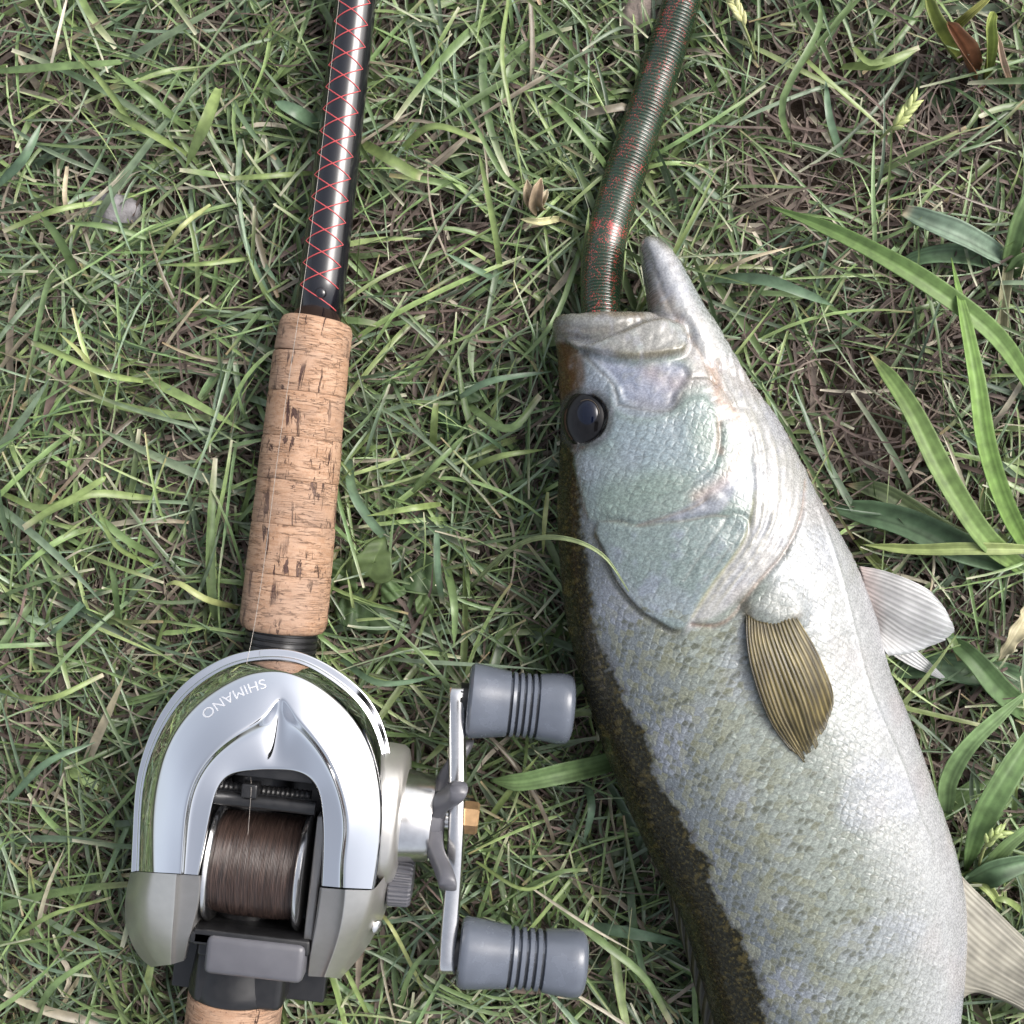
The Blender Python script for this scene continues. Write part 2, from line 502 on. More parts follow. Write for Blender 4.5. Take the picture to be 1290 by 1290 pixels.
# columns: O silhouette, A flange inside, B outer crest, C inner ridge, I lip of the opening; each (zx, zy, z)
left_cols = [
 [(150,1112,25),(162,1110,29),(182,1107,34),(212,1104,37),(252,1092,36)],
 [(105,1082,24),(122,1055,33),(150,1030,42),(213,1035,45),(262,1040,44)],
 [(64,985,25),(82,960,36),(135,935,48),(222,935,51),(296,930,49)],
 [(66,890,26),(84,870,38),(142,862,51),(226,862,54.5),(304,862,52)],
 [(84,818,27),(101,813,39),(150,817,52.5),(229,822,56.5),(300,826,54)]]
chrome_cols = [
 [(86,815,37),(104,811,39.5),(155,815,53),(243,820,57.5),(296,824,55)],
 [(92,690,37.5),(108,690,40),(150,655,54),(250,690,59.5),(320,700,57)],
 [(96,580,37.5),(112,590,40),(160,550,55),(258,610,61),(338,610,58.5)],
 [(110,480,37),(125,490,39.7),(190,430,55.5),(280,530,62),(352,555,59)],
 [(155,350,35.5),(170,368,38.2),(245,333,54.5),(330,452,62.3),(380,515,58.6)],
 [(240,222,36),(250,246,38.6),(322,262,54),(405,388,61.8),(420,500,57.6)],
 [(370,142,35),(375,165,37.5),(428,203,53),(475,352,60.5),(475,495,57)],
 [(460,120,34.5),(462,143,37),(490,187,52.5),(518,322,59.2),(505,493,57)],
 [(550,114,34.2),(550,138,36.8),(550,184,52.2),(556,250,55.8),(535,493,57)],
 [(630,128,34.5),(628,152,37),(610,198,52.5),(594,325,59.2),(570,494,57)],
 [(720,172,35),(710,198,37.5),(690,240,53),(630,362,60.5),(605,498,57)],
 [(823,250,36),(808,272,38.6),(777,322,54),(695,440,62),(645,515,57.6)],
 [(881,350,35.5),(863,368,38),(833,420,55),(738,535,62.4),(676,555,58.6)],
 [(904,470,37),(887,478,39.6),(861,510,56),(762,625,62),(686,615,59)],
 [(910,590,37.5),(893,595,40),(875,620,55.5),(766,700,61),(690,690,58.5)],
 [(906,720,37.5),(889,722,40),(867,740,54.5),(752,775,59.5),(689,770,57)],
 [(863,870,37),(859,869,39.5),(845,868,53),(752,864,57.5),(684,858,55)]]
right_cols = [
 [(912,795,27),(893,810,40),(845,872,52.5),(756,870,56.5),(682,864,54)],
 [(902,880,26),(880,892,38),(836,920,51),(752,925,54),(674,925,51)],
 [(876,965,25),(852,970,36),(812,985,47.5),(742,990,50),(662,1000,48)],
 [(815,1072,24),(798,1065,33),(770,1058,41),(722,1062,44),(645,1072,43)],
 [(742,1148,25),(732,1147,29),(716,1145,34),(690,1143,37),(640,1140,36)]]

def shell(name, cols, mat, crease, parent, down=14.0, idown=24.0, lvl=3, rim=False):
    rows = []
    for c in cols:
        O, A, B_, C_, I = [np.array(p, float) for p in c]
        if rim: O[2] = A[2] - 0.5; A[:2] = O[:2] + (A[:2] - O[:2]) * 1.05
        bot = O + (np.array([480, 700, 0]) - O) * np.array([0.10, 0.10, 0]); bot[2] = down
        C2 = C_ + (I - C_) * 0.20; C2[2] = C_[2] - 1.9
        C3 = C_ + (I - C_) * 0.62; C3[2] = (C2[2] + I[2]) / 2 - 0.1
        Ib = I + (np.array([510, 780, 0]) - I) * np.array([0.03, 0.03, 0]); Ib[2] = I[2] - 2.6
        Ic = Ib.copy(); Ic[2] = min(idown, Ib[2] - 3)
        AB = A + (B_ - A) * (0.16 if rim else 0.30); AB[2] = A[2] + (B_[2] - A[2]) * (0.58 if rim else 0.62)
        BC = (B_ + C_) / 2; BC[2] = B_[2] * 0.4 + C_[2] * 0.6
        mid = O.copy(); mid[2] = (O[2] + down) / 2 + 4
        rows.append([bot, mid, O, A, AB, B_, BC, C_, C2, C3, I, Ib, Ic])
    n, m = len(rows), len(rows[0])
    V = [Z1(*p) for r in rows for p in r]
    F = [tuple(q) for q in grid_quads(n, m)]
    me = mesh_from(name, V, F)
    ca = me.attributes.new('crease_edge', 'FLOAT', 'EDGE')
    vals = np.zeros(len(me.edges), dtype=np.float32)
    for e in me.edges:
        a, b_ = e.vertices
        ca_, cb = a % m, b_ % m
        if ca_ == cb and ca_ in crease: vals[e.index] = crease[ca_]
    ca.data.foreach_set('value', vals)
    bm = bmesh.new(); bm.from_mesh(me); bmesh.ops.recalc_face_normals(bm, faces=bm.faces)
    up = sum(f.normal.z for f in bm.faces)
    if up < 0: bmesh.ops.reverse_faces(bm, faces=bm.faces)
    bm.to_mesh(me); bm.free()
    o = link(name, me, mat, parent)
    md = o.modifiers.new('smooth', 'SUBSURF'); md.levels = lvl; md.render_levels = lvl
    return o

hood = shell('hood', chrome_cols, M_CHROME, {2: 0.85, 3: 0.95, 5: 0.45, 7: 0.72, 8: 0.35, 10: 0.5}, reel, rim=True)
sp_l = shell('side_plate', left_cols, M_SATIN, {5: 0.35, 7: 0.8, 10: 0.7}, reel)
sp_r = shell('side_plate', right_cols, M_SATIN, {5: 0.35, 7: 0.8, 10: 0.7}, reel)
# darker inner facet of each side plate
for o in (sp_l, sp_r):
    o.data.materials.append(M_SATIN_D)
    m_ = 13
    for p in o.data.polygons:
        cols_ = sorted({v % m_ for v in p.vertices})
        if cols_[0] >= 7: p.material_index = 1
tag(hood, 'polished chrome hood of the reel')

# ---- raised lettering on the hood
bpy.context.view_layer.update()
dg = bpy.context.evaluated_depsgraph_get()
hood_bvh = BVHTree.FromObject(hood, dg)
hinv = hood.matrix_world.inverted()
def on_hood(p):
    r = hood_bvh.ray_cast(hinv @ Vector((p.x, p.y, 0.2)), Vector((0, 0, -1)))
    return r[0].z if r[0] is not None else None
cu = bpy.data.curves.new('lettering', 'FONT')
cu.body = 'SHIMANO'; cu.size = 1.0; cu.align_x = 'LEFT'; cu.space_character = 1.02; cu.offset = 0.0
to = bpy.data.objects.new('tmp_text', cu); COL.objects.link(to)
bpy.context.view_layer.update()
tm = bpy.data.meshes.new_from_object(to.evaluated_get(bpy.context.evaluated_depsgraph_get()))
bpy.data.objects.remove(to)
bm = bmesh.new(); bm.from_mesh(tm)
bmesh.ops.triangulate(bm, faces=bm.faces)
bmesh.ops.subdivide_edges(bm, edges=list(bm.edges), cuts=1, use_grid_fill=True)
bmesh.ops.triangulate(bm, faces=bm.faces)
xs = [v.co.x for v in bm.verts]; ysv = [v.co.y for v in bm.verts]
x0, x1, y0, y1 = min(xs), max(xs), min(ysv), max(ysv)
# baseline runs along an arc of the hood face, read from the rod-tip side
base_pts = catmull([(500, 203), (432, 226), (364, 262), (300, 308)], 60)
seglen = np.r_[0, np.cumsum(np.linalg.norm(np.diff(base_pts, axis=0), axis=1))]; seglen /= seglen[-1]
tang = np.gradient(base_pts, axis=0); tang /= np.linalg.norm(tang, axis=1)[:, None]
nrm = np.stack([-tang[:, 1], tang[:, 0]], 1)     # image space (y down): letters stand away from the rim
if nrm[30] @ (np.array([520, 600]) - base_pts[30]) > 0: nrm = -nrm
nrm = -nrm
for v in bm.verts:
    t = (v.co.x - x0) / (x1 - x0); h = (v.co.y - y0) / (y1 - y0)
    bx = np.interp(t, seglen, base_pts[:, 0]); by = np.interp(t, seglen, base_pts[:, 1])
    nx = np.interp(t, seglen, nrm[:, 0]); ny = np.interp(t, seglen, nrm[:, 1])
    hh = (1 - h) * 0 + h * 30 + 8
    q = Z1(bx + nx * hh, by + ny * hh, 52)
    z = on_hood(q)
    for _ in range(3):
        if z is None: break
        q = Z1(bx + nx * hh, by + ny * hh, z * 1000); z = on_hood(q)
    v.co = Vector((q.x, q.y, (z if z is not None else q.z) + 0.00012))
bmesh.ops.recalc_face_normals(bm, faces=bm.faces)
if sum(f.normal.z for f in bm.faces) < 0: bmesh.ops.reverse_faces(bm, faces=bm.faces)
me = bpy.data.meshes.new('lettering'); bm.to_mesh(me); bm.free()
letters = link('lettering', me, M_LETTER, hood)
letters['kind'] = 'stuff'

# ---- dark frame inside the opening
fr = empty('frame', Z1(500, 800, 20)); fr.parent = reel; fr.matrix_parent_inverse = Matrix.Translation(-reel.location)
def rbox(name, zx, zy, z, sx, sy, sz, mat, parent, bevel=0.0008):
    return box(name, Z1(zx, zy, z), (sx, sy, sz), mat, parent, (AX, AY, AZ), bevel)
rbox('frame_floor', 500, 800, 15, 0.052, 0.085, 0.006, M_BLACK, fr)
rbox('front_wall', 520, 470, 38, 0.034, 0.004, 0.030, M_BLACK, fr)
lathe('levelwind_bar', Z1(335, 578, 49), AX, [(0, 0.0022), (0.033, 0.0022)], M_BLACK, fr, segs=20)
rbox('levelwind_guide', 462, 556, 50, 0.0050, 0.0045, 0.006, M_BLACK, fr, 0.0007)
lathe('levelwind_screw', Z1(340, 545, 43), AX, [(i * 0.0005, 0.0019 + 0.0003 * (i % 3 == 0)) for i in range(64)], M_BLACK, fr, segs=16)
rbox('rear_wall', 475, 1000, 34, 0.037, 0.004, 0.022, M_BLACK, fr)
rbox('rear_crossbar', 470, 1022, 41, 0.037, 0.0050, 0.008, M_BLACK, fr)
rbox('inner_plate', 318, 800, 31, 0.0030, 0.040, 0.024, M_SATIN_D, fr)
rbox('inner_plate', 680, 800, 31, 0.0030, 0.040, 0.024, M_SATIN_D, fr)

# ---- spool with wound line
spool = empty('spool', Z1(495, 790, 33)); spool.parent = reel; spool.matrix_parent_inverse = Matrix.Translation(-reel.location)
def line_material():
    m, n, l, b = new_mat('wound_line')
    at = n.new('ShaderNodeAttribute'); at.attribute_name = 'cyl'
    mp = n.new('ShaderNodeMapping'); mp.inputs['Scale'].default_value = (3.2, 0.10, 1.0)
    l.new(at.outputs['Vector'], mp.inputs['Vector'])
    t = n.new('ShaderNodeTexNoise'); t.inputs['Scale'].default_value = 1.0; t.inputs['Detail'].default_value = 3
    l.new(mp.outputs[0], t.inputs['Vector'])
    cr = n.new('ShaderNodeValToRGB')
    cr.color_ramp.elements[0].position = 0.32; cr.color_ramp.elements[0].color = (0.012, 0.008, 0.007, 1)
    cr.color_ramp.elements[1].position = 0.72; cr.color_ramp.elements[1].color = (0.075, 0.047, 0.038, 1)
    l.new(t.outputs['Fac'], cr.inputs[0]); l.new(cr.outputs[0], b.inputs['Base Color'])
    b.inputs['Roughness'].default_value = 0.36
    bp = n.new('ShaderNodeBump'); bp.inputs['Distance'].default_value = 0.00035; bp.inputs['Strength'].default_value = 0.8
    l.new(t.outputs['Fac'], bp.inputs['Height']); l.new(bp.outputs[0], b.inputs['Normal'])
    return m
M_WOUND = line_material()
SP0 = Z1(374, 775, 32); SPW = 0.0258
segs, rows_ = 96, 241
Vv, cyl = [], []
rg = np.random.default_rng(5)
for i in range(rows_):
    a = SPW * i / (rows_ - 1)
    cr_ = 0.0165 - 0.0007 * abs(2 * i / (rows_ - 1) - 1)**3
    jit = rg.uniform(-0.00010, 0.00012)
    for s in range(segs):
        an = 2 * math.pi * s / segs
        r = cr_ + 0.00013 * math.cos(2 * math.pi * (i / 4.0 + an / (2 * math.pi))) + jit
        Vv.append(SP0 + AX * a + (AY * math.cos(an) + AZ * math.sin(an)) * r)
        cyl.append((a * 1000, an * r * 1000, 0))
me = mesh_from('wound_line', Vv, grid_quads(rows_, segs, True)); add_vec(me, 'cyl', np.array(cyl))
wl_ = link('wound_line', me, M_WOUND, spool)
lathe('flange', SP0 - AX * 0.0028, AX, [(0, 0.0150), (0.0003, 0.0186), (0.0009, 0.0192), (0.0017, 0.0191), (0.0024, 0.0184), (0.0027, 0.0165), (0.0029, 0.012)], M_BRUSHED, spool, segs=72)
lathe('flange', SP0 + AX * (SPW - 0.0001), AX, [(0, 0.012), (0.0002, 0.0165), (0.0005, 0.0184), (0.0012, 0.0191), (0.0020, 0.0192), (0.0026, 0.0186), (0.0029, 0.0150)], M_BRUSHED, spool, segs=72)

# ---- thumb bar
rbox('thumb_bar', 480, 1076, 42, 0.0315, 0.0125, 0.0085, M_GREY_PL, reel, 0.0022)
rbox('thumb_bar_carrier', 470, 1036, 36, 0.0345, 0.0100, 0.006, M_BLACK, reel, 0.001)
rbox('under_bridge', 440, 1105, 27, 0.030, 0.024, 0.014, M_BLACK, reel, 0.003)

# ---- handle side
def Z2(zx, zy, z):
    return W(460 + zx / 2.63, 800 + zy / 2.63, z)
gc = Z2(52, 585, 31)
lathe('gear_cover', gc, AX, [(0, 0.0225), (0.0052, 0.0222), (0.0068, 0.0210), (0.0075, 0.0188), (0.0078, 0.016)], M_SATIN, reel, segs=64)
lathe('gear_boss', gc + AX * 0.0078 + AZ * 0.001, AX, [(0, 0.0148), (0.0015, 0.0146), (0.0082, 0.0139), (0.0093, 0.0134), (0.0096, 0.010)], M_BRUSHED, reel, segs=64)
cc = Z2(82, 812, 30)
lathe('cast_control_knob', cc, AX, [(0, 0.0076), (0.0005, 0.0079), (0.0066, 0.0076), (0.0075, 0.0070), (0.0078, 0.004)], M_GREY_PL, reel, segs=120,
      ridge=lambda an, k: (0.00022 * (1 if (int(an / (2 * math.pi) * 120) % 4) < 2 else -1)) if k in (1, 2) else 0.0, sharp=25)
sc_ = gc + AX * 0.0185
star = empty('star_drag', sc_); star.parent = reel; star.matrix_parent_inverse = Matrix.Translation(-reel.location)
lathe('hub', sc_ - AX * 0.002, AX, [(-0.003, 0.0095), (0.0035, 0.0088), (0.0046, 0.007)], M_GREY_PL, star, segs=32)
for k in range(5):
    an = math.radians(36 + 72 * k)
    dr = AY * math.sin(an) + AZ * math.cos(an)
    tn = AY * math.cos(an) - AZ * math.sin(an)
    prof = [(0.003, 0.0, 0.0034), (0.009, 0.0002, 0.0030), (0.014, 0.0014, 0.0029), (0.0185, 0.0036, 0.0031), (0.0225, 0.0054, 0.0033), (0.0250, 0.0062, 0.0028), (0.0262, 0.0064, 0.0014)]
    pr = catmull(prof, 22)
    V, F = [], []
    segs = 14
    for q in pr:
        for s in range(segs):
            b_ = 2 * math.pi * s / segs
            cx, cy = math.cos(b_), math.sin(b_)
            cx = math.copysign(abs(cx)**0.6, cx); cy = math.copysign(abs(cy)**0.6, cy)
            V.append(sc_ + dr * q[0] + AX * (q[1] + 0.0028 * cy) + tn * (1.1 * q[2] * cx))
    F = [tuple(q) for q in grid_quads(len(pr), segs, True)] + [tuple(range(segs - 1, -1, -1)), tuple(range((len(pr) - 1) * segs, len(pr) * segs))]
    me = mesh_from('arm', V, F)
    bm = bmesh.new(); bm.from_mesh(me); bmesh.ops.recalc_face_normals(bm, faces=bm.faces); bm.to_mesh(me); bm.free()
    link('arm', me, M_GREY_PL, star)

# handle plate: swept bar, broad in the middle, ends rounded
hA, hB = W(581, 862, 34), W(567, 1226, 34)
handle = empty('handle', (hA + hB) / 2); handle.parent = reel; handle.matrix_parent_inverse = Matrix.Translation(-reel.location)
hd = (hB - hA); HL = hd.length; hd.normalize(); hx = Vector((-hd.y, hd.x, 0))
st = np.r_[0, 0.004, 0.012, 0.03, np.linspace(0.06, 0.94, 25), 0.97, 0.988, 0.996, 1.0]
V = []
segs = 20
for s in st:
    e = min(s, 1 - s) * HL
    hw = 0.0048 + 0.0022 * math.exp(-((s - 0.5) / 0.16)**2)
    if e < 0.0048: hw *= math.sqrt(max(0.02, 1 - (1 - e / 0.0048)**2))
    bend = 0.0007 * math.cos(math.pi * (s - 0.5) * 2)
    c = hA + hd * (HL * s) + hx * (bend - 0.0003)
    for k in range(segs):
        a = 2 * math.pi * k / segs
        cx, cy = math.cos(a), math.sin(a)
        cx = math.copysign(abs(cx)**0.35, cx); cy = math.copysign(abs(cy)**0.5, cy)
        V.append(c + hx * (0.0028 * cx) + AZ * (hw * cy))
F = [tuple(q) for q in grid_quads(len(st), segs, True)] + [tuple(range(segs - 1, -1, -1)), tuple(range((len(st) - 1) * segs, len(st) * segs))]
me = mesh_from('plate', V, F)
bm = bmesh.new(); bm.from_mesh(me); bmesh.ops.recalc_face_normals(bm, faces=bm.faces); bm.to_mesh(me); bm.free()
me.set_sharp_from_angle(angle=math.radians(45))
link('plate', me, M_BRUSHED, handle)
nut = lathe('handle_nut', W(584, 1029, 34), AX, [(0, 0.0052), (0.0042, 0.0052), (0.0049, 0.0045), (0.0050, 0.002)], M_BRASS, handle, segs=6, sharp=20)
lathe('handle_shaft', sc_ - AX * 0.003, AX, [(0, 0.0034), (0.0125, 0.0034)], M_BRUSHED, reel, segs=24)

def knob(p0, p1, ra, parent):
    p0, p1 = Vector(p0), Vector(p1)
    ax = (p1 - p0); L = ax.length; ax.normalize()
    e = empty('handle_knob', p0); e.parent = parent; e.matrix_parent_inverse = Matrix.Translation(-parent.location)
    def R(t):     # waisted outline
        return ra * np.interp(t, [0, 0.05, 0.15, 0.3, 0.45, 0.6, 0.75, 0.88, 0.95, 1], [1.03, 1.05, 1.02, 0.95, 0.90, 0.90, 0.95, 0.99, 0.97, 0.90])
    prof = [(0, R(0) * 0.80), (0.012 * L, R(0) * 0.95), (0.04 * L, R(0.04))]
    t = 0.07
    while t < 0.36: prof.append((t * L, R(t))); t += 0.05
    g0, gw, gn = 0.385, 0.062, 5
    groove_k = []
    for g in range(gn):
        a = g0 + g * gw
        prof += [(a * L, R(a)), ((a + 0.004) * L, R(a) - 0.0004), ((a + 0.010) * L, R(a) - 0.0012), ((a + 0.022) * L, R(a) - 0.0012), ((a + 0.028) * L, R(a) - 0.0004), ((a + 0.033) * L, R(a))]
    t = g0 + gn * gw + 0.01
    while t < 0.93: prof.append((t * L, R(t))); t += 0.04
    for q in np.linspace(0, 1, 7)[1:]:
        prof.append(((0.93 + 0.07 * math.sin(q * math.pi / 2)) * L, R(0.93) * (0.62 + 0.38 * math.cos(q * math.pi / 2))))
    prof.append((L * 1.001, 0.001))
    def ridge(an, k):          # slightly squared paddle section
        return 0.00045 * math.cos(2 * an) + 0.0002 * math.cos(4 * an)
    o = lathe('grip', p0, ax, prof, M_GREY_RUB, e, segs=56, ridge=ridge, sharp=38)
    o.data.materials.append(M_GROOVE)
    for p in o.data.polygons:
        if len(p.vertices) == 4:
            k = min(p.vertices) // 56
            c = p.center; d = (c - p0).dot(ax); rad_ = ((c - p0) - ax * d).length
            tt = d / L
            if g0 < tt < g0 + gn * gw and rad_ < R(tt) - 0.00072: p.material_index = 1
    lathe('collar', p0 - ax * 0.0028, ax, [(0, 0.0050), (0.0004, 0.0056), (0.0032, 0.0056)], M_BLACK, e, segs=32)
    return e
knob(W(589, 882, 33), W(722, 894, 32), pxmm(46, 33), handle)
knob(W(578, 1199, 33), W(738, 1215, 32), pxmm(43, 33), handle)

# small screw on the side plate
lathe('cover_screw', Z1(855, 985, 35.5), (0.7, -0.2, 0.7), [(0, 0.0022), (0.0006, 0.0022), (0.0010, 0.0015)], M_BRUSHED, reel, segs=16)

# ---- the line off the reel, along the grip to the tip
lp = [Z1(452, 700, 49.2), Z1(458, 620, 51), Z1(462, 556, 53.2), Z1(460, 480, 48), Z1(455, 300, 46), Z1(446, 195, 50.0), Z1(449, 160, 46), W(321, 785, 42), W(334, 700, 39), W(352, 560, 36.5), W(374, 412, 34.0), W(379.5, 380, 31), W(400, 230, 28), W(412, 130, 27), W(427, 0, 27), W(470, -360, 26), W(520, -800, 26)]
fl = tube('fishing_line', catmull([tuple(p) for p in lp], 220), 0.000075, M_LINE, None, segs=6)
tag(fl, 'thin pale fishing line running from the reel along the rod', 'fishing line')
# ================================================================== FISH
FZ = 31.0
fish = empty('fish', W(900, 900, 3))
tag(fish, 'silvery green largemouth bass lying on its side with a worm lure in its mouth', 'fish')

def section(Lp, Rp, ht, hb, zc, n=56, ex=2.25, lift=0.0):
    """closed ring between dorsal point Lp and ventral point Rp (photo px)"""
    A = np.array(W(Lp[0], Lp[1], zc)); B = np.array(W(Rp[0], Rp[1], zc))
    c = (A + B) / 2; h = (B - A) / 2
    th = np.linspace(0, 2 * math.pi, n, endpoint=False)
    cx, sx = np.cos(th), np.sin(th)
    px = np.sign(cx) * np.abs(cx)**(2 / ex); pz = np.sign(sx) * np.abs(sx)**(2 / ex)
    zz = np.where(pz > 0, pz * ht, pz * hb) * 0.001
    return c[None] + px[:, None] * h[None] + np.array([0, 0, 1.0])[None] * zz[:, None]

ST = [  # dorsal px, ventral px, half thickness mm
 ((703,402),(838,404),12.5), ((700.5,416),(862,412),16), ((701,440),(900,432),18.5), ((704,478),(925,468),21),
 ((706,530),(972,522),24), ((704,590),(1008,588),26.5), ((702,640),(1036,640),27.8), ((704,700),(1068,695),28),
 ((713,780),(1098,768),28), ((730,850),(1114,832),28), ((757,935),(1143,905),28), ((790,1015),(1168,975),27.5),
 ((825,1090),(1192,1045),27), ((858,1157),(1208,1105),26), ((885,1240),(1213,1170),24.5), ((905,1310),(1208,1255),23),
 ((930,1390),(1196,1350),20), ((965,1470),(1176,1440),17), ((1010,1550),(1160,1525),13), ((1040,1625),(1150,1600),9.5), ((1052,1680),(1162,1660),5.5)]
SL = catmull([s[0] for s in ST], 101); SR = catmull([s[1] for s in ST], 101); SH = catmull([[s[2]] for s in ST], 101)[:, 0]
rings = []
# hollow of the mouth first, then the outside back to the tail
for f, dy, hh in ((0.30, 60, 0.35), (0.62, 42, 0.62), (0.78, 22, 0.76), (0.88, 7, 0.86)):
    Lp = np.array(SL[0]); Rp = np.array(SR[0]); c = (Lp + Rp) / 2 + np.array([6, 0])
    rings.append(section(c + (Lp - c) * f + [0, dy], c + (Rp - c) * f + [0, dy], SH[0] * hh, SH[0] * hh, FZ))
for i in range(101):
    rings.append(section(SL[i], SR[i], SH[i], min(SH[i], 27.5), FZ))
R_ = np.array(rings)
n, m = R_.shape[:2]
V = R_.reshape(-1, 3)
F = [tuple(q) for q in grid_quads(n, m, True)] + [tuple(range(m - 1, -1, -1)), tuple(range((n - 1) * m, n * m))]
# lower jaw
JT = [((775,505),(956,505),14), ((800,455),(926,455),15), ((816,418),(903,415),14.8), ((818,398),(888,394),13.8), ((816,375),(875,370),12.6), ((812,348),(862,345),11),
      ((808,322),(848,322),9), ((807,309),(838,309),7), ((811,302),(832,303),4.5), ((815,299),(826,300),2.0)]
JL = catmull([s[0] for s in JT], 40); JR = catmull([s[1] for s in JT], 40); JH = catmull([[s[2]] for s in JT], 40)[:, 0]
J = np.array([section(JL[i], JR[i], JH[i], JH[i], FZ + 1.0, 40, 2.9) for i in range(40)])
off = len(V)
V = np.vstack([V, J.reshape(-1, 3)])
F += [tuple(np.array(q) + off) for q in grid_quads(40, 40, True)] + [tuple(range(off + 39, off - 1, -1)), tuple(range(off + 39 * 40, off + 40 * 40))]
me0 = mesh_from('body_raw', V, F)
bm = bmesh.new(); bm.from_mesh(me0); bmesh.ops.recalc_face_normals(bm, faces=bm.faces); bm.to_mesh(me0); bm.free()
raw = bpy.data.objects.new('tmp_raw', me0); COL.objects.link(raw)
md = raw.modifiers.new('r', 'REMESH'); md.mode = 'VOXEL'; md.voxel_size = 0.00052; md.adaptivity = 0.0
bpy.context.view_layer.update()
body_me = bpy.data.meshes.new_from_object(raw.evaluated_get(bpy.context.evaluated_depsgraph_get()))
bpy.data.objects.remove(raw)
body_me.name = 'body'

def get_co(me):
    a = np.empty(len(me.vertices) * 3, np.float32); me.vertices.foreach_get('co', a); return a.reshape(-1, 3).astype(float)
def get_no(me):
    a = np.empty(len(me.vertices) * 3, np.float32); me.vertices.foreach_get('normal', a); return a.reshape(-1, 3).astype(float)
ed = np.empty(len(body_me.edges) * 2, np.int32); body_me.edges.foreach_get('vertices', ed); ed = ed.reshape(-1, 2)
def laplace(A, it):
    deg = np.bincount(ed.ravel(), minlength=len(A)).astype(float)
    for _ in range(it):
        out = np.empty_like(A)
        for k in range(A.shape[1]):
            s = np.bincount(ed[:, 0], A[ed[:, 1], k], len(A)) + np.bincount(ed[:, 1], A[ed[:, 0], k], len(A))
            out[:, k] = 0.4 * A[:, k] + 0.6 * s / np.maximum(deg, 1)
        A = out
    return A
P = laplace(get_co(body_me), 8)
body_me.vertices.foreach_set('co', P.astype(np.float32).ravel()); body_me.update()
NO = get_no(body_me)
tri = []
for p in body_me.polygons: tri.append(tuple(p.vertices))
fish_bvh = BVHTree.FromPolygons([Vector(v) for v in P], tri)
del tri
CAMP = Vector((0, 0, D))
def on_fish(px, py):
    """point of the fish's surface that the photograph shows at px, py (mm, plan view)"""
    d = (W(px, py, 0) - CAMP).normalized()
    r = fish_bvh.ray_cast(CAMP, d)
    q = r[0] if r[0] is not None else W(px, py, FZ)
    return (q.x * 1000, q.y * 1000)
def H(pts, ox=0, oy=0, s=1.0):
    return np.array([on_fish(ox + p[0] / s, oy + p[1] / s) for p in pts])
Z5 = dict(ox=680, oy=280, s=3.395)     # enlargement of the head
Z7 = dict(ox=680, oy=600, s=3.225)     # enlargement of the gill cover
Z8 = dict(ox=890, oy=690, s=2.15)      # enlargement of the flank
XY = P[:, :2] * 1000

def ldist(poly, smooth=60, reach=14.0):
    """distance (mm) to a curve and the place along it"""
    C = catmull(poly, smooth) if smooth else poly
    d = np.full(len(XY), 99.0); tt = np.zeros(len(XY))
    lo, hi = C.min(0) - reach, C.max(0) + reach
    idx = np.where(((XY > lo) & (XY < hi)).all(1))[0]
    if not len(idx): return d, tt
    Q = XY[idx]; dd = np.full(len(idx), 1e9); t2 = np.zeros(len(idx))
    for k in range(len(C) - 1):
        a, b_ = C[k], C[k + 1]; ab = b_ - a
        t = np.clip(((Q - a) @ ab) / (ab @ ab + 1e-12), 0, 1)
        e = np.hypot(*(Q - a - t[:, None] * ab).T)
        w = e < dd; dd[w] = e[w]; t2[w] = (k + t[w]) / (len(C) - 1)
    d[idx] = dd; tt[idx] = t2
    return d, tt
def inside(poly):
    C = poly; x, y = XY[:, 0], XY[:, 1]; r = np.zeros(len(XY), bool)
    lo, hi = C.min(0), C.max(0)
    idx = np.where(((XY >= lo) & (XY <= hi)).all(1))[0]
    x, y = x[idx], y[idx]; rr = np.zeros(len(idx), bool)
    for k in range(len(C)):
        a, b_ = C[k], C[(k + 1) % len(C)]
        c = ((a[1] > y) != (b_[1] > y))
        xi = (b_[0] - a[0]) * (y - a[1]) / (b_[1] - a[1] + 1e-12) + a[0]
        rr ^= c & (x < xi)
    r[idx] = rr
    return r
def sdist(poly, smooth=90, reach=14.0):
    """signed distance to a closed outline, positive inside"""
    C = catmull(np.vstack([poly, poly[:1]]), smooth)
    d, _ = ldist(C, 0, reach); ins = inside(C[:-1])
    return np.where(ins, d, -d)

cols = np.zeros((len(P), 3)); cols[:] = (0.36, 0.395, 0.345)
disp = np.zeros(len(P)); scale_amt = np.ones(len(P)); speck = np.zeros(len(P)); wet = np.zeros(len(P))
def paint(mask, c, a=1.0):
    w = np.clip(mask * a, 0, 1)[:, None]
    cols[:] = cols * (1 - w) + np.array(c)[None] * w
nz_f = Noise(3, 1.6, 3); nz_m = Noise(4, 0.45, 3); nz_c = Noise(5, 0.12, 2); nz_j = Noise(6, 0.9, 4)
Nf, Nm, Nc, Nj = nz_f(XY), nz_m(XY), nz_c(XY), nz_j(XY)

# ---- base pigment, with a painted sky reflection, from back to belly
BACK = [(712,300),(716,440),(727,495),(722,560),(728,610),(731,662),(739,708),(746,773),(757,811),(776,857),(795,898),(813,925),(828,980),(851,1017),(870,1054),(892,1085),(899,1128),(932,1178),(954,1228),(966,1290),(990,1400),(1030,1500),(1075,1600),(1090,1700)]
BK = H(BACK)
left_close = np.array([(BK[-1][0] - 120, BK[-1][1] - 40), (BK[0][0] - 120, BK[0][1] + 10)])
dback, _ = ldist(BK, 120, 60.0)
backpoly = np.vstack([catmull(BK, 120), left_close])
sb = np.where(inside(backpoly), dback, -dback)               # + inside the dark back
down_side = XY[:, 1] < -20
BELLY = [(905,420),(955,520),(1000,600),(1035,690),(1065,800),(1105,930),(1150,1060),(1175,1170),(1180,1300),(1165,1450),(1150,1600)]
BE = H(BELLY)
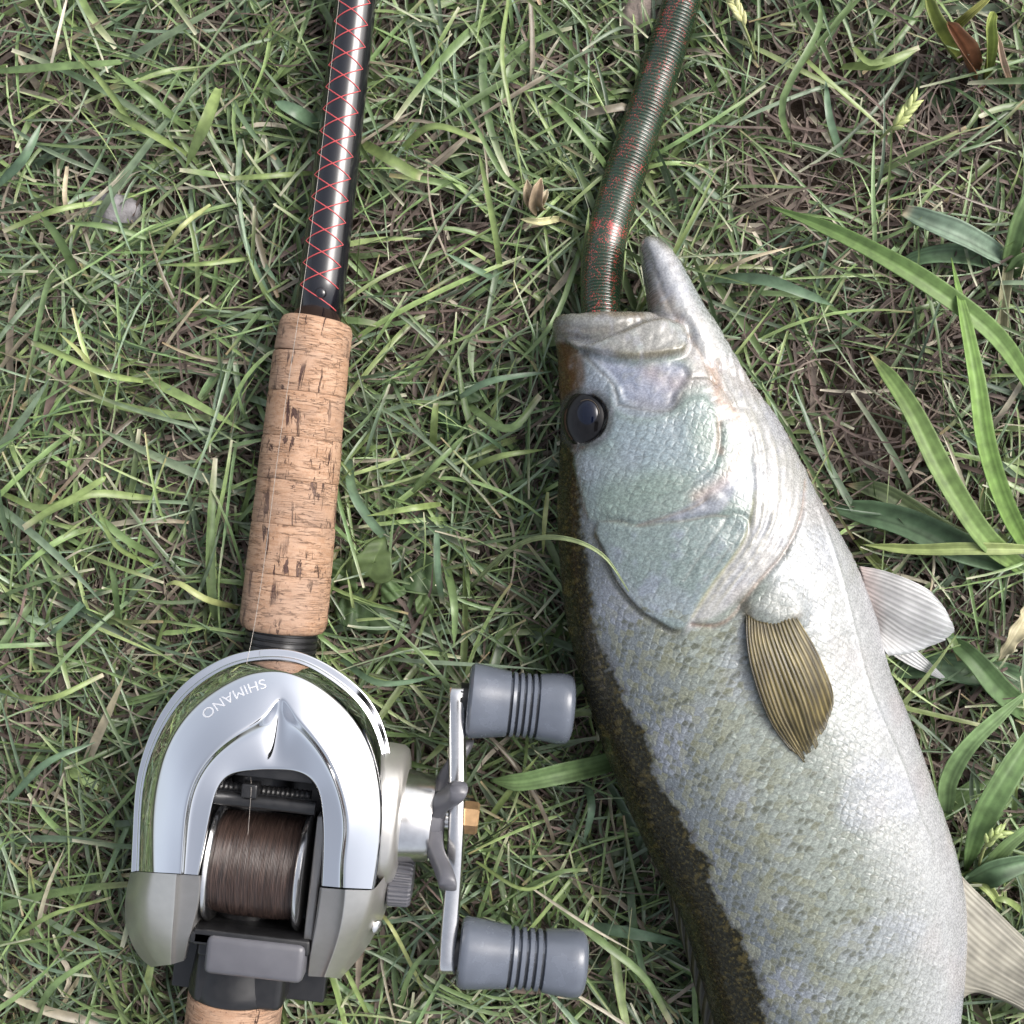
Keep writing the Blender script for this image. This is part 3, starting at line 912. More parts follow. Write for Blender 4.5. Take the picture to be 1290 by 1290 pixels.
dbel, _ = ldist(BE, 120, 70.0)
bellypoly = np.vstack([catmull(BE, 120), [(BE[-1][0] + 90, BE[-1][1])], [(BE[0][0] + 90, BE[0][1])]])
sbel = np.where(inside(bellypoly), dbel, -dbel)
paint(sstep(-30, -4, sb) * (sb < 0), (0.20, 0.225, 0.25), 0.92)          # lavender grey sky reflection on the flank, painted in beside the back
paint(sstep(-26, 6, sbel + Nm * 2.0), (0.55, 0.555, 0.55))
paint(sstep(2, 14, sbel), (0.565, 0.555, 0.57))
# warm olive wash and dark flecks along the side
lat = np.exp(-((sb + 17) / 8.0)**2) * (XY[:, 1] < -45)
paint(lat * sstep(-0.2, 0.7, Nm), (0.22, 0.23, 0.16), 0.6)
speck[:] = np.clip(sstep(-60, -20, sb) * 1.0 - sstep(-14, 2, sbel) * 0.75, 0, 1) * sstep(-20, -40, XY[:, 1])
speck[:] = np.maximum(speck, lat * 0.8) * sstep(0.5, -0.8, sb)
# dark back with ragged lower edge
edge = sb + Nj * 1.1 + Nf * 0.7
bk = sstep(-1.5, 0.9, edge)
paint(bk, (0.020, 0.018, 0.008))
paint(bk * sstep(0.45, 1.0, Nf * 1.2 + 0.5 * Nm) * sstep(-0.4, 0.5, Nm), (0.11, 0.085, 0.028), 0.8)
scale_amt *= 1 - 0.6 * bk
paint(bk * sstep(9, 20, sb), (0.010, 0.009, 0.006), 0.9)
paint(sstep(-3.0, -0.5, edge) * sstep(0.5, -0.3, edge) * (XY[:, 1] < -30), (0.16, 0.165, 0.18), 0.75)
wet[:] = sstep(-14, 4, sb)

# ---- head: cheek and gill cover are greenish silver
HEADP = H([(735,590),(725,470),(800,430),(900,470),(960,600),(950,690),(870,790),(845,797),(760,715)])
sh = sdist(HEADP, 120, 20)
paint(sstep(-1, 6, sh), (0.30, 0.375, 0.34), 0.9)
paint(sstep(-1, 6, sh) * sstep(0.0, 0.9, Nc), (0.32, 0.36, 0.45), 0.6)
# pale / pink jaw and throat
JAWP = H([(100,60),(150,70),(290,400),(330,560),(420,760),(450,900),(300,900),(230,640),(180,430),(130,250)], 780, 285, 1.6)
JAW = H([(806,300),(838,303),(870,370),(900,425),(950,520),(940,560),(905,520),(880,470),(850,440),(818,410),(812,350)])
sj = sdist(JAW, 120, 16)
paint(sstep(-1.5, 3, sj), (0.74, 0.69, 0.65), 0.9)
paint(sstep(0.0, 3, sj) * sstep(0.1, 0.9, Nm), (0.56, 0.42, 0.36), 0.5)
jl, jt = ldist(H([(822,306),(845,350),(868,400),(895,450)]), 60, 12)
paint(np.exp(-(jl / 2.2)**2), (0.68, 0.69, 0.69), 0.75)
disp += 0.9 * np.exp(-(jl / 2.6)**2)
jg, _ = ldist(H([(814,312),(828,350),(846,392),(868,425)]), 60, 12)
disp -= 0.35 * np.exp(-(jg / 0.9)**2)
paint(np.exp(-(jg / 0.6)**2), (0.42, 0.36, 0.28), 0.5)
tip, _ = ldist(H([(806,300),(820,298),(834,303)]), 30, 14)
paint(np.exp(-(tip / 3.2)**2), (0.12, 0.125, 0.09), 0.9)
le, _ = ldist(H([(808,310),(812,340),(815,372)]), 40, 10)
paint(np.exp(-(le / 1.0)**2), (0.24, 0.22, 0.17), 0.45)
pk, _ = ldist(H([(818,380),(826,398),(850,408)]), 40, 10)
paint(np.exp(-(pk / 3.0)**2), (0.52, 0.30, 0.20), 0.55)
paint(sstep(-1, 2, sj) * sstep(0.25, 0.8, Nj + 0.5 * Nm), (0.50, 0.43, 0.36), 0.35)
paint(sstep(-1, 2, sj) * sstep(0.4, 0.9, Nf + 0.5 * Nc), (0.50, 0.51, 0.52), 0.6)
scale_amt *= 1 - sstep(-2, 1, sj)

# ---- upper lip and maxilla
lipc = H([(60,430),(150,432),(300,425),(430,418),(500,428)], **Z5)
dl, tl = ldist(lipc, 60, 14)
lipband = np.exp(-(dl / 4.6)**2)
paint(sstep(7.5, 4.5, dl), (0.40, 0.39, 0.36), 0.8)
paint(np.exp(-((dl - 3.5) / 1.2)**2), (0.22, 0.20, 0.155), 0.4)
paint(sstep(0.22, 0.0, tl) * sstep(9, 3, dl), (0.11, 0.10, 0.06), 0.85)
tope, _ = ldist(H([(72,402),(150,400),(300,404),(430,410)], **Z5), 50, 10)
paint(np.exp(-(tope / 1.5)**2), (0.26, 0.20, 0.13), 0.8)
f1, _ = ldist(H([(130,500),(220,500),(300,485),(360,455),(430,428)], **Z5), 50, 10)
disp -= 0.5 * np.exp(-(f1 / 0.7)**2); paint(np.exp(-(f1 / 0.7)**2), (0.24, 0.22, 0.20), 0.5)
f2, _ = ldist(H([(110,450),(200,462),(300,455),(400,425)], **Z5), 50, 10)
disp -= 0.35 * np.exp(-(f2 / 0.8)**2); paint(np.exp(-(f2 / 1.0)**2), (0.33, 0.29, 0.24), 0.5)
disp += 1.4 * lipband
scale_amt *= 1 - sstep(9, 6, dl)
MAX = H([(120,505),(200,520),(270,500),(360,468),(450,436),(560,424),(615,440),(634,500),(618,556),(540,574),(420,586),(330,580),(230,556),(150,532)], **Z5)
smx = sdist(MAX, 120, 14)
disp += 1.7 * sstep(-0.4, 1.4, smx) - 0.9 * np.exp(-((smx + 1.3) / 1.1)**2)
paint(sstep(-0.3, 0.5, smx), (0.38, 0.37, 0.34))
paint(sstep(0.3, 2, smx) * sstep(0.0, 0.8, Nm), (0.42, 0.46, 0.44), 0.7)
mxd, _ = ldist(H([(330,570),(420,574),(540,562),(605,545)], **Z5), 40, 10)
paint(np.exp(-(mxd / 1.1)**2), (0.25, 0.215, 0.12), 0.8)
mxt, _ = ldist(H([(360,474),(450,442),(560,430)], **Z5), 40, 10)
paint(np.exp(-(mxt / 0.7)**2), (0.26, 0.20, 0.12), 0.6)
scale_amt *= 1 - sstep(-3, 0, smx)
# lavender, smooth hollow below the maxilla
LAV = H([(215,575),(330,595),(450,605),(600,600),(640,650),(600,720),(560,790),(470,795),(370,770),(330,700),(290,650)], **Z5)
slv = sdist(LAV, 90, 12)
paint(sstep(-1.5, 2.0, slv), (0.33, 0.36, 0.48), 0.85)
rdv, _ = ldist(H([(430,770),(520,790),(580,760)], **Z5), 40, 10)
paint(np.exp(-(rdv / 2.4)**2), (0.20, 0.185, 0.17), 0.7)
pkv, _ = ldist(H([(480,640),(560,690),(680,660)], **Z5), 40, 12)
paint(np.exp(-(pkv / 3.6)**2), (0.50, 0.40, 0.38), 0.6)
disp -= 0.9 * sstep(-0.6, 1.4, slv)
scale_amt *= 1 - sstep(-1.5, 0.6, slv)
for ln, dep in (([(180,560),(250,630),(310,690),(335,760)], 0.5), ([(335,780),(440,800),(560,800),(610,730)], 0.5), ([(640,660),(720,665),(760,690)], 0.35)):
    q, _ = ldist(H(ln, **Z5), 40, 8)
    disp -= dep * np.exp(-(q / 0.55)**2)
    paint(np.exp(-(q / 0.5)**2), (0.20, 0.19, 0.165), 0.65)
# brown snout patch and olive top of head
SN = H([(80,520),(140,530),(185,600),(190,700),(150,720),(95,760),(70,700)], **Z5)
ssn = sdist(SN, 80, 12)
paint(sstep(-1.2, 1.0, ssn), (0.135, 0.072, 0.03), 0.9)
scale_amt *= 1 - 0.8 * sstep(-1, 1, ssn)
# orange / pink strip between cheek and membranes
OR1, _ = ldist(H([(730,610),(760,680),(770,760),(850,830)], **Z5), 60, 12)
paint(np.exp(-(OR1 / 1.6)**2), (0.55, 0.30, 0.17), 0.6)
OR2, _ = ldist(H([(770,830),(760,930),(775,980)], **Z5), 60, 12)
paint(np.exp(-(OR2 / 1.3)**2), (0.52, 0.33, 0.24), 0.55)
for ln in ([(720,600),(770,690),(830,790)], [(760,600),(810,700),(860,800)], [(640,480),(700,590),(750,700)]):
    q, _ = ldist(H(ln, **Z5), 40, 8)
    disp -= 0.4 * np.exp(-(q / 0.6)**2)
    paint(np.exp(-(q / 0.5)**2), (0.40, 0.28, 0.19), 0.5)

# ---- preopercle flange, cheek step
PRE = H([(770,860),(775,940),(745,1040),(660,1110),(560,1165),(450,1210),(330,1265)], **Z5)
CH = H([(300,690),(330,790),(430,830),(560,810),(640,750),(720,760),(760,880),(735,1020),(640,1110),(500,1190),(330,1262),(215,1275),(160,1100),(150,1000),(230,920),(285,830)], **Z5)
sch = sdist(CH, 140, 14)
disp += 0.45 * sstep(-0.8, 1.2, sch)
paint(sstep(-0.5, 1.5, sch), (0.285, 0.365, 0.32), 0.75)
paint(sstep(0.0, 4.0, sch) * sstep(0.1, 0.9, Nc + 0.4), (0.36, 0.43, 0.52), 0.5)
qp, _ = ldist(PRE, 60, 12)
disp -= 0.55 * np.exp(-(qp / 0.7)**2)
FL = H([(400,195),(560,140),(680,60),(780,-20),(830,-60),(800,40),(740,140),(600,178)], **Z7)
sfl = sdist(FL, 80, 12)
paint(sstep(-1, 1.5, sfl), (0.36, 0.37, 0.45), 0.75)
scale_amt *= 1 - 0.85 * sstep(-0.8, 0.8, sfl)
pf, _ = ldist(H([(640,80),(720,40),(780,-20),(810,-90)], **Z7), 50, 12)
paint(np.exp(-(pf / 2.2)**2), (0.56, 0.40, 0.33), 0.6)
cr1, _ = ldist(H([(235,188),(320,182),(400,205),(480,192),(600,180),(700,160),(770,165)], **Z7), 80, 12)
disp -= 0.40 * np.exp(-(cr1 / 0.65)**2)
paint(np.exp(-((cr1 + 0.25 * Nj) / 0.5)**2), (0.20, 0.175, 0.13), 0.55)
cr2, _ = ldist(H([(400,200),(480,175),(560,150),(640,118),(680,90)], **Z7), 60, 12)
disp -= 0.5 * np.exp(-(cr2 / 0.6)**2)
paint(np.exp(-(cr2 / 0.5)**2), (0.30, 0.24, 0.18), 0.6)

# ---- gill cover (opercle): a plate with a free edge
OP = H([(235,180),(400,205),(600,185),(770,165),(840,185),(830,260),(760,360),(680,470),(632,550),(600,598),(565,624),(528,618),(476,586),(410,545),(330,455),(285,370),(260,300),(225,235)], **Z7)
sop = sdist(OP, 160, 16)
disp += (0.15 + 0.85 * sstep(1.0, 9.0, cr1)) * 0.95 * sstep(-0.35, 0.8, sop) - 0.5 * np.exp(-((sop + 0.9) / 0.8)**2)
paint(sstep(-0.4, 0.6, sop), (0.285, 0.355, 0.345), 0.85)
paint(sstep(0.5, 4, sop) * sstep(0.0, 0.9, Nm + 0.3 * Nc), (0.31, 0.34, 0.43), 0.6)
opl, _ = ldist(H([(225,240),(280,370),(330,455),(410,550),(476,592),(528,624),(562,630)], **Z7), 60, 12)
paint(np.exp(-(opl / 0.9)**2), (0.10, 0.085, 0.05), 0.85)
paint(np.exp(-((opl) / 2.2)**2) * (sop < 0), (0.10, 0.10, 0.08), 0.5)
scale_amt *= 1 - 0.25 * sstep(-0.5, 1, sop)
for ln in ([(760,170),(700,260),(640,340),(590,420)], [(820,230),(740,330),(670,420)]):
    q, _ = ldist(H(ln, **Z7), 40, 8)
    disp -= 0.30 * np.exp(-(q / 0.5)**2); paint(np.exp(-(q / 0.4)**2), (0.30, 0.30, 0.27), 0.4)
# gill membrane with folds (branchiostegals)
MEM = H([(590,640),(610,575),(700,440),(790,320),(850,200),(870,60),(850,-120),(790,-300),(740,-420),(850,-420),(1000,-250),(1080,-80),(1080,60),(1060,150),(1000,290),(900,410),(830,470),(760,540),(640,610)], **Z7)
smb = sdist(MEM, 160, 16)
paint(sstep(-0.8, 1.2, smb), (0.60, 0.585, 0.56), 0.95)
paint(sstep(0, 2, smb) * sstep(0.1, 0.8, Nc), (0.52, 0.53, 0.59), 0.7)
disp += 0.3 * sstep(-1.5, 2.0, smb)
scale_amt *= 1 - sstep(-1.2, 0.2, smb)
mlines = []
for f in (0.02, 0.17, 0.42, 0.60, 0.72, 0.87, 0.97):
    a = np.array([(600,620),(700,450),(790,330),(860,210),(880,60),(870,-120),(830,-270)], float)
    b_ = np.array([(760,550),(880,440),(985,310),(1058,160),(1078,20),(1060,-120),(960,-330)], float)
    ln = a * (1 - f) + b_ * f
    q, qt = ldist(H([tuple(p) for p in ln], **Z7), 70, 12)
    fade = sstep(0.0, 0.15, qt) * (0.7 + 0.3 * sstep(1.0, 0.8, qt))
    q = q + 0.35 * Nm + 0.2 * Nj; fade = fade * (0.65 + 0.5 * np.clip(Nc + 0.3 * Nm, -1, 1))
    disp += fade * (0.42 * np.exp(-(q / (0.7 + 0.25 * math.sin(7 * f)))**2))
    disp -= fade * 0.16 * np.exp(-((q - 1.5) / 0.7)**2)
    paint(np.exp(-(q / 0.5)**2) * fade, (0.64, 0.59, 0.44) if f < 0.5 else (0.60, 0.55, 0.50), 0.6)
ye, _ = ldist(H([(620,570),(700,440),(790,320),(850,200),(875,60)], **Z7), 70, 10)
paint(np.exp(-(ye / 0.6)**2), (0.42, 0.38, 0.17), 0.55)
oe, oet = ldist(H([(620,602),(720,605),(790,560),(880,440),(1000,300),(1065,150),(1078,20)], **Z7), 70, 12)
disp -= 0.8 * np.exp(-(oe / 0.7)**2)
paint(np.exp(-(oe / 0.7)**2), (0.48, 0.33, 0.25), 0.6)
paint(np.exp(-(oe / 0.6)**2) * sstep(0.35, 0.1, oet), (0.20, 0.13, 0.08), 0.7)
# throat: fine lengthwise folds
for f in np.linspace(0, 1, 5):
    a = np.array([(790,480),(830,620),(880,780)]); b_ = np.array([(860,520),(950,680),(1060,850)])
    q, _ = ldist(H([tuple(p) for p in a * (1 - f) + b_ * f], **Z5), 40, 8)
    disp += 0.28 * np.exp(-(q / 0.8)**2) - 0.18 * np.exp(-((q - 1.4) / 0.6)**2)
# belly keel line and pectoral base bulge
kl, _ = ldist(H([(1030,640),(1058,720),(1078,800),(1100,880),(1135,960),(1155,1020),(1172,1060)]), 80, 12)
disp += 0.45 * np.exp(-((kl + Nj * 0.25) / 0.7)**2)
scale_amt *= 1 - 0.75 * sstep(-4, 6, sbel)
pb = H([(945,765),(975,735),(1005,745),(1010,780),(975,785)])
spb = sdist(pb, 60, 12)
disp += 1.6 * sstep(-3.5, 3.0, spb)
paint(sstep(-1, 2, spb), (0.50, 0.51, 0.48), 0.7)
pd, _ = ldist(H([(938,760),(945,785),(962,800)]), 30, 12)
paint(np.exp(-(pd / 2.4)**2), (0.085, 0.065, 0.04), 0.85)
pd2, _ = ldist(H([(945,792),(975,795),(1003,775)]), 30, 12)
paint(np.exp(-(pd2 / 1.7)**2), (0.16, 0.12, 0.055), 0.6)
# lateral line
ll, _ = ldist(H([(790,690),(815,780),(838,880),(870,980),(915,1080),(965,1180),(1005,1290),(1050,1420),(1090,1560)]), 120, 10)
paint(np.exp(-((ll + 0.3 * Nj) / 0.5)**2), (0.17, 0.17, 0.15), 0.04)

# ---- eye socket
EC = np.array(on_fish(737, 527))
de = np.hypot((XY[:, 0] - EC[0]) / 7.2, (XY[:, 1] - EC[1]) / 8.2)
disp += np.where(de < 0.95, -2.2, 0) * sstep(1.0, 0.7, de) 
paint(sstep(1.35, 1.08, de), (0.10, 0.10, 0.10), 0.8)
paint(sstep(1.02, 0.9, de), (0.02, 0.018, 0.015), 1.0)
scale_amt *= sstep(1.1, 1.45, de)

# blotchy tone of the bare skin on jaws and lips
bare = 1 - np.clip(scale_amt, 0, 1)
bare = bare * (XY[:, 1] > -25) * (1 - bk)
paint(bare * sstep(0.2, 0.9, Nj + 0.4 * Nf), (0.36, 0.36, 0.31), 0.3)
paint(bare * sstep(0.2, 0.9, -Nj + 0.5 * Nm), (0.50, 0.50, 0.56), 0.35)
disp += bare * (0.10 * Nj + 0.06 * Nf)
# pearly sheen painted as pink and blue tones over the pale parts
Np, Nq = Noise(41, 0.16, 2)(XY), Noise(42, 0.20, 2)(XY)
pearl = (1 - bk) * (cols.mean(1) > 0.2)
paint(pearl * sstep(0.1, 1.0, Np), (0.50, 0.52, 0.64), 0.30)
paint(pearl * sstep(0.1, 1.0, Nq) * sstep(-20, 6, sbel), (0.66, 0.56, 0.55), 0.28)
# small unevenness of the flesh
disp += 0.10 * Nm + 0.05 * Nf
cols *= (1 + 0.10 * Nf + 0.05 * Nm)[:, None]
cols = np.clip(cols * np.array([0.475, 0.488, 0.498]), 0.004, 0.85)
disp = laplace(disp[:, None], 1)[:, 0]
P2 = P + NO * disp[:, None] * 0.001
body_me.vertices.foreach_set('co', P2.astype(np.float32).ravel())
body_me.polygons.foreach_set('use_smooth', np.ones(len(body_me.polygons), bool))
body_me.update()
add_col(body_me, 'Col', cols)
add_val(body_me, 'scales', np.clip(scale_amt, 0, 1))
add_val(body_me, 'speck', speck)
add_val(body_me, 'wet', np.clip(bk, 0, 1))
add_val(body_me, 'cheek', np.clip(sstep(-1, 2, sh), 0, 1))
# body coordinates for the scales: along and across the flank (mm)
fa = math.radians(-67)
ca, sa = math.cos(fa), math.sin(fa)
along = XY[:, 0] * ca + XY[:, 1] * sa; across = -XY[:, 0] * sa + XY[:, 1] * ca
mid_a = (np.median(across))
across = across - (P[:, 2] * 1000 - FZ) * 0.35 * np.tanh((across - mid_a) / 22.0)
add_vec(body_me, 'fuv', np.stack([along, across, np.where(NO[:, 2] > 0, 0.0, 40.0)], 1))

def fish_material():
    m, n, l, b = new_mat('fish_skin')
    def attr(nm, out='Fac'):
        a = n.new('ShaderNodeAttribute'); a.attribute_name = nm; return a.outputs[out]
    col = attr('Col', 'Color'); uv = attr('fuv', 'Vector'); sc = attr('scales'); sp = attr('speck'); wt = attr('wet'); ck = attr('cheek')
    def math_(op, a, c=None, d=None):
        x = n.new('ShaderNodeMath'); x.operation = op
        for i, v in enumerate((a, c, d)):
            if v is None: continue
            if isinstance(v, (int, float)): x.inputs[i].default_value = v
            else: l.new(v, x.inputs[i])
        return x.outputs[0]
    def rng(v, a, c, lo=0.0, hi=1.0):
        r = n.new('ShaderNodeMapRange'); r.interpolation_type = 'SMOOTHSTEP'
        for i, q in ((1, a), (2, c), (3, lo), (4, hi)):
            if isinstance(q, (int, float)): r.inputs[i].default_value = q
            else: l.new(q, r.inputs[i])
        l.new(v, r.inputs[0]); return r.outputs[0]
    def mix(f, a, c, mode='MIX'):
        x = n.new('ShaderNodeMix'); x.data_type = 'RGBA'; x.blend_type = mode
        if isinstance(f, (int, float)): x.inputs[0].default_value = f
        else: l.new(f, x.inputs[0])
        for i, v in ((6, a), (7, c)):
            if isinstance(v, tuple): x.inputs[i].default_value = (*v, 1)
            else: l.new(v, x.inputs[i])
        return x.outputs[2]
    # warp so the rows are not ruler straight
    wn_ = n.new('ShaderNodeTexNoise'); wn_.inputs['Scale'].default_value = 0.35; wn_.inputs['Detail'].default_value = 3
    l.new(uv, wn_.inputs['Vector'])
    wv = n.new('ShaderNodeVectorMath'); wv.operation = 'MULTIPLY_ADD'
    l.new(wn_.outputs['Color'], wv.inputs[0]); wv.inputs[1].default_value = (1.6, 1.6, 0); l.new(uv, wv.inputs[2])
    mp = n.new('ShaderNodeMapping'); mp.inputs['Scale'].default_value = (0.44, 0.60, 0.46); mp.inputs['Rotation'].default_value = (0, 0, 0.0)
    l.new(wv.outputs[0], mp.inputs['Vector'])
    rot = n.new('ShaderNodeMapping'); rot.inputs['Rotation'].default_value = (0, 0, math.radians(45))
    l.new(mp.outputs[0], rot.inputs['Vector'])
    v1 = n.new('ShaderNodeTexVoronoi'); v1.feature = 'F1'; v1.inputs['Scale'].default_value = 1.0; v1.inputs['Randomness'].default_value = 0.42
    v2 = n.new('ShaderNodeTexVoronoi'); v2.feature = 'DISTANCE_TO_EDGE'; v2.inputs['Scale'].default_value = 1.0; v2.inputs['Randomness'].default_value = 0.42
    l.new(rot.outputs[0], v1.inputs['Vector']); l.new(rot.outputs[0], v2.inputs['Vector'])
    dl_ = n.new('ShaderNodeVectorMath'); dl_.operation = 'SUBTRACT'; l.new(rot.outputs[0], dl_.inputs[0]); l.new(v1.outputs['Position'], dl_.inputs[1])
    dt = n.new('ShaderNodeVectorMath'); dt.operation = 'DOT_PRODUCT'; l.new(dl_.outputs[0], dt.inputs[0]); dt.inputs[1].default_value = (0.7071, 0.7071, 0)
    loc = dt.outputs['Value']                                  # position inside a scale, head side to tail side
    edge = rng(v2.outputs['Distance'], 0.0, 0.13, 1.0, 0.0)
    cell = n.new('ShaderNodeSeparateColor'); l.new(v1.outputs['Color'], cell.inputs[0])
    # each scale: pale hind rim, darker pocket at the front, some scales olive or dark
    vis = n.new('ShaderNodeTexNoise'); vis.inputs['Scale'].default_value = 0.22; vis.inputs['Detail'].default_value = 4; l.new(uv, vis.inputs['Vector'])
    sv = math_('MULTIPLY', sc, rng(vis.outputs['Fac'], 0.34, 0.66, 0.25, 1.0))
    c1 = mix(math_('MULTIPLY', math_('MULTIPLY', rng(loc, -0.05, -0.45), math_('MULTIPLY', sv, math_('SUBTRACT', 1.0, math_('MULTIPLY', ck, 0.7)))), 0.55), col, (0.085, 0.090, 0.070))
    lightc = mix(1.0, col, (1.42, 1.42, 1.40), 'MULTIPLY')
    c1 = mix(math_('MULTIPLY', rng(loc, 0.0, 0.36), math_('MULTIPLY', sv, 0.75)), c1, lightc)
    c1 = mix(math_('MULTIPLY', math_('MULTIPLY', edge, sv), 0.22), c1, (0.08, 0.085, 0.07))
    cl = n.new('ShaderNodeTexNoise'); cl.inputs['Scale'].default_value = 0.16; cl.inputs['Detail'].default_value = 4
    l.new(uv, cl.inputs['Vector'])
    thr = math_('SUBTRACT', 1.04, math_('MULTIPLY', sp, math_('MULTIPLY', rng(cl.outputs['Fac'], 0.36, 0.64), 0.72)))
    dk = rng(cell.outputs[0], thr, math_('ADD', thr, 0.05))
    dk = math_('MULTIPLY', dk, math_('MULTIPLY', rng(v2.outputs['Distance'], 0.02, 0.16), rng(loc, 0.45, -0.1)))
    c1 = mix(math_('MULTIPLY', dk, 0.70), c1, (0.055, 0.058, 0.034))
    ol = math_('MULTIPLY', rng(cell.outputs[1], 0.62, 0.72), math_('MULTIPLY', sp, 0.5))
    c1 = mix(ol, c1, (0.17, 0.175, 0.115))
    # cheek and gill cover: rounded, pebble-like scales with pale middles
    pb_ = math_('MULTIPLY', math_('MULTIPLY', rng(v1.outputs['Distance'], 0.08, 0.42, 1.0, 0.0), ck), sc)
    c1 = mix(math_('MULTIPLY', pb_, 0.55), c1, lightc)
    # back: ochre flecks on near-black
    bf = n.new('ShaderNodeTexNoise'); bf.inputs['Scale'].default_value = 0.85; bf.inputs['Detail'].default_value = 5; bf.inputs['Roughness'].default_value = 0.75
    l.new(uv, bf.inputs['Vector'])
    c1 = mix(math_('MULTIPLY', math_('MULTIPLY', rng(bf.outputs['Fac'], 0.52, 0.66), wt), 0.75), c1, (0.105, 0.085, 0.028))
    # fine mottling
    fn = n.new('ShaderNodeTexNoise'); fn.inputs['Scale'].default_value = 1.5; fn.inputs['Detail'].default_value = 6; fn.inputs['Roughness'].default_value = 0.7
    l.new(uv, fn.inputs['Vector'])
    sc_v = n.new('ShaderNodeVectorMath'); sc_v.operation = 'SCALE'
    l.new(c1, sc_v.inputs[0]); l.new(rng(fn.outputs['Fac'], 0.3, 0.7, 0.72, 1.22), sc_v.inputs['Scale'])
    l.new(sc_v.outputs[0], b.inputs['Base Color'])
    l.new(rng(fn.outputs['Fac'], 0.35, 0.7, 0.16, 0.40), b.inputs['Roughness'])
    l.new(math_('SUBTRACT', 0.55, math_('MULTIPLY', wt, 0.38)), b.inputs['Specular IOR Level'])
    l.new(math_('SUBTRACT', 0.34, math_('MULTIPLY', wt, 0.26)), b.inputs['Coat Weight'])
    b.inputs['Coat Roughness'].default_value = 0.10
    b.inputs['Subsurface Weight'].default_value = 0.0
    hgt = math_('ADD', math_('MULTIPLY', math_('MULTIPLY', rng(v2.outputs['Distance'], 0.0, 0.28), math_('ADD', 0.65, math_('MULTIPLY', loc, math_('SUBTRACT', 1.0, math_('MULTIPLY', ck, 0.8))))), sv), math_('MULTIPLY', fn.outputs['Fac'], 0.38))
    bp = n.new('ShaderNodeBump'); bp.inputs['Distance'].default_value = 0.00021; bp.inputs['Strength'].default_value = 0.8
    l.new(hgt, bp.inputs['Height']); l.new(bp.outputs[0], b.inputs['Normal'])
    return m
M_FISH = fish_material()
body = link('body', body_me, M_FISH, fish)

# ---- eye
def surf(px, py, lift=0.0):
    d = (W(px, py, 0) - CAMP).normalized()
    r = fish_bvh.ray_cast(CAMP, d)
    if r[0] is None: return W(px, py, FZ), Vector((0, 0, 1))
    return r[0] + r[1] * lift, r[1]
M_IRIS = simple('iris', (0.006, 0.0055, 0.006), 0.12, 0.0, 0.3, coat=0.1, noise=0.5, nscale=500)
M_PUPIL = simple('pupil', (0.003, 0.005, 0.014), 0.04, 0.0, 0.4, coat=0.1)
M_GOLD = simple('eye_ring', (0.13, 0.10, 0.07), 0.35, 0.4)
ep, en = surf(737, 527)
en = (en + Vector((0, 0, 1.2))).normalized()
def dome(name, c, nrm, rx, ry, h, mat, parent, rings=12, segs=40):
    u = Vector((1, 0, 0)); u = (u - nrm * u.dot(nrm)).normalized(); v = nrm.cross(u)
    V = [c + nrm * h]; F = []
    for i in range(1, rings + 1):
        t = i / rings * math.pi / 2 * 1.15
        for s in range(segs):
            a = 2 * math.pi * s / segs
            V.append(c + nrm * (h * math.cos(t)) + u * (rx * math.sin(t) * math.cos(a)) + v * (ry * math.sin(t) * math.sin(a)))
    for s in range(segs): F.append((0, 1 + s, 1 + (s + 1) % segs))
    for i in range(rings - 1):
        for s in range(segs):
            a = 1 + i * segs
            F.append((a + s, a + segs + s, a + segs + (s + 1) % segs, a + (s + 1) % segs))
    return link(name, mesh_from(name, V, F), mat, parent)
eye = empty('eye', ep); eye.parent = fish; eye.matrix_parent_inverse = Matrix.Translation(-fish.location)
dome('eyeball', ep - en * 0.0031, en, 0.0084, 0.0095, 0.0043, M_IRIS, eye)
pc = ep - en * 0.0002 + Vector((0.0006, 0.0010, 0))
dome('pupil', pc, en, 0.0042, 0.0049, 0.00185, M_PUPIL, eye)
uu = Vector((1, 0, 0)); uu = (uu - en * uu.dot(en)).normalized(); vv_ = en.cross(uu)
ring = [pc + en * 0.0007 + uu * (0.0041 * math.cos(a)) + vv_ * (0.0048 * math.sin(a)) for a in np.linspace(0, 2 * math.pi, 49)]
tube('pupil_ring', ring, 0.00009, M_GOLD, eye, segs=6, caps=False)

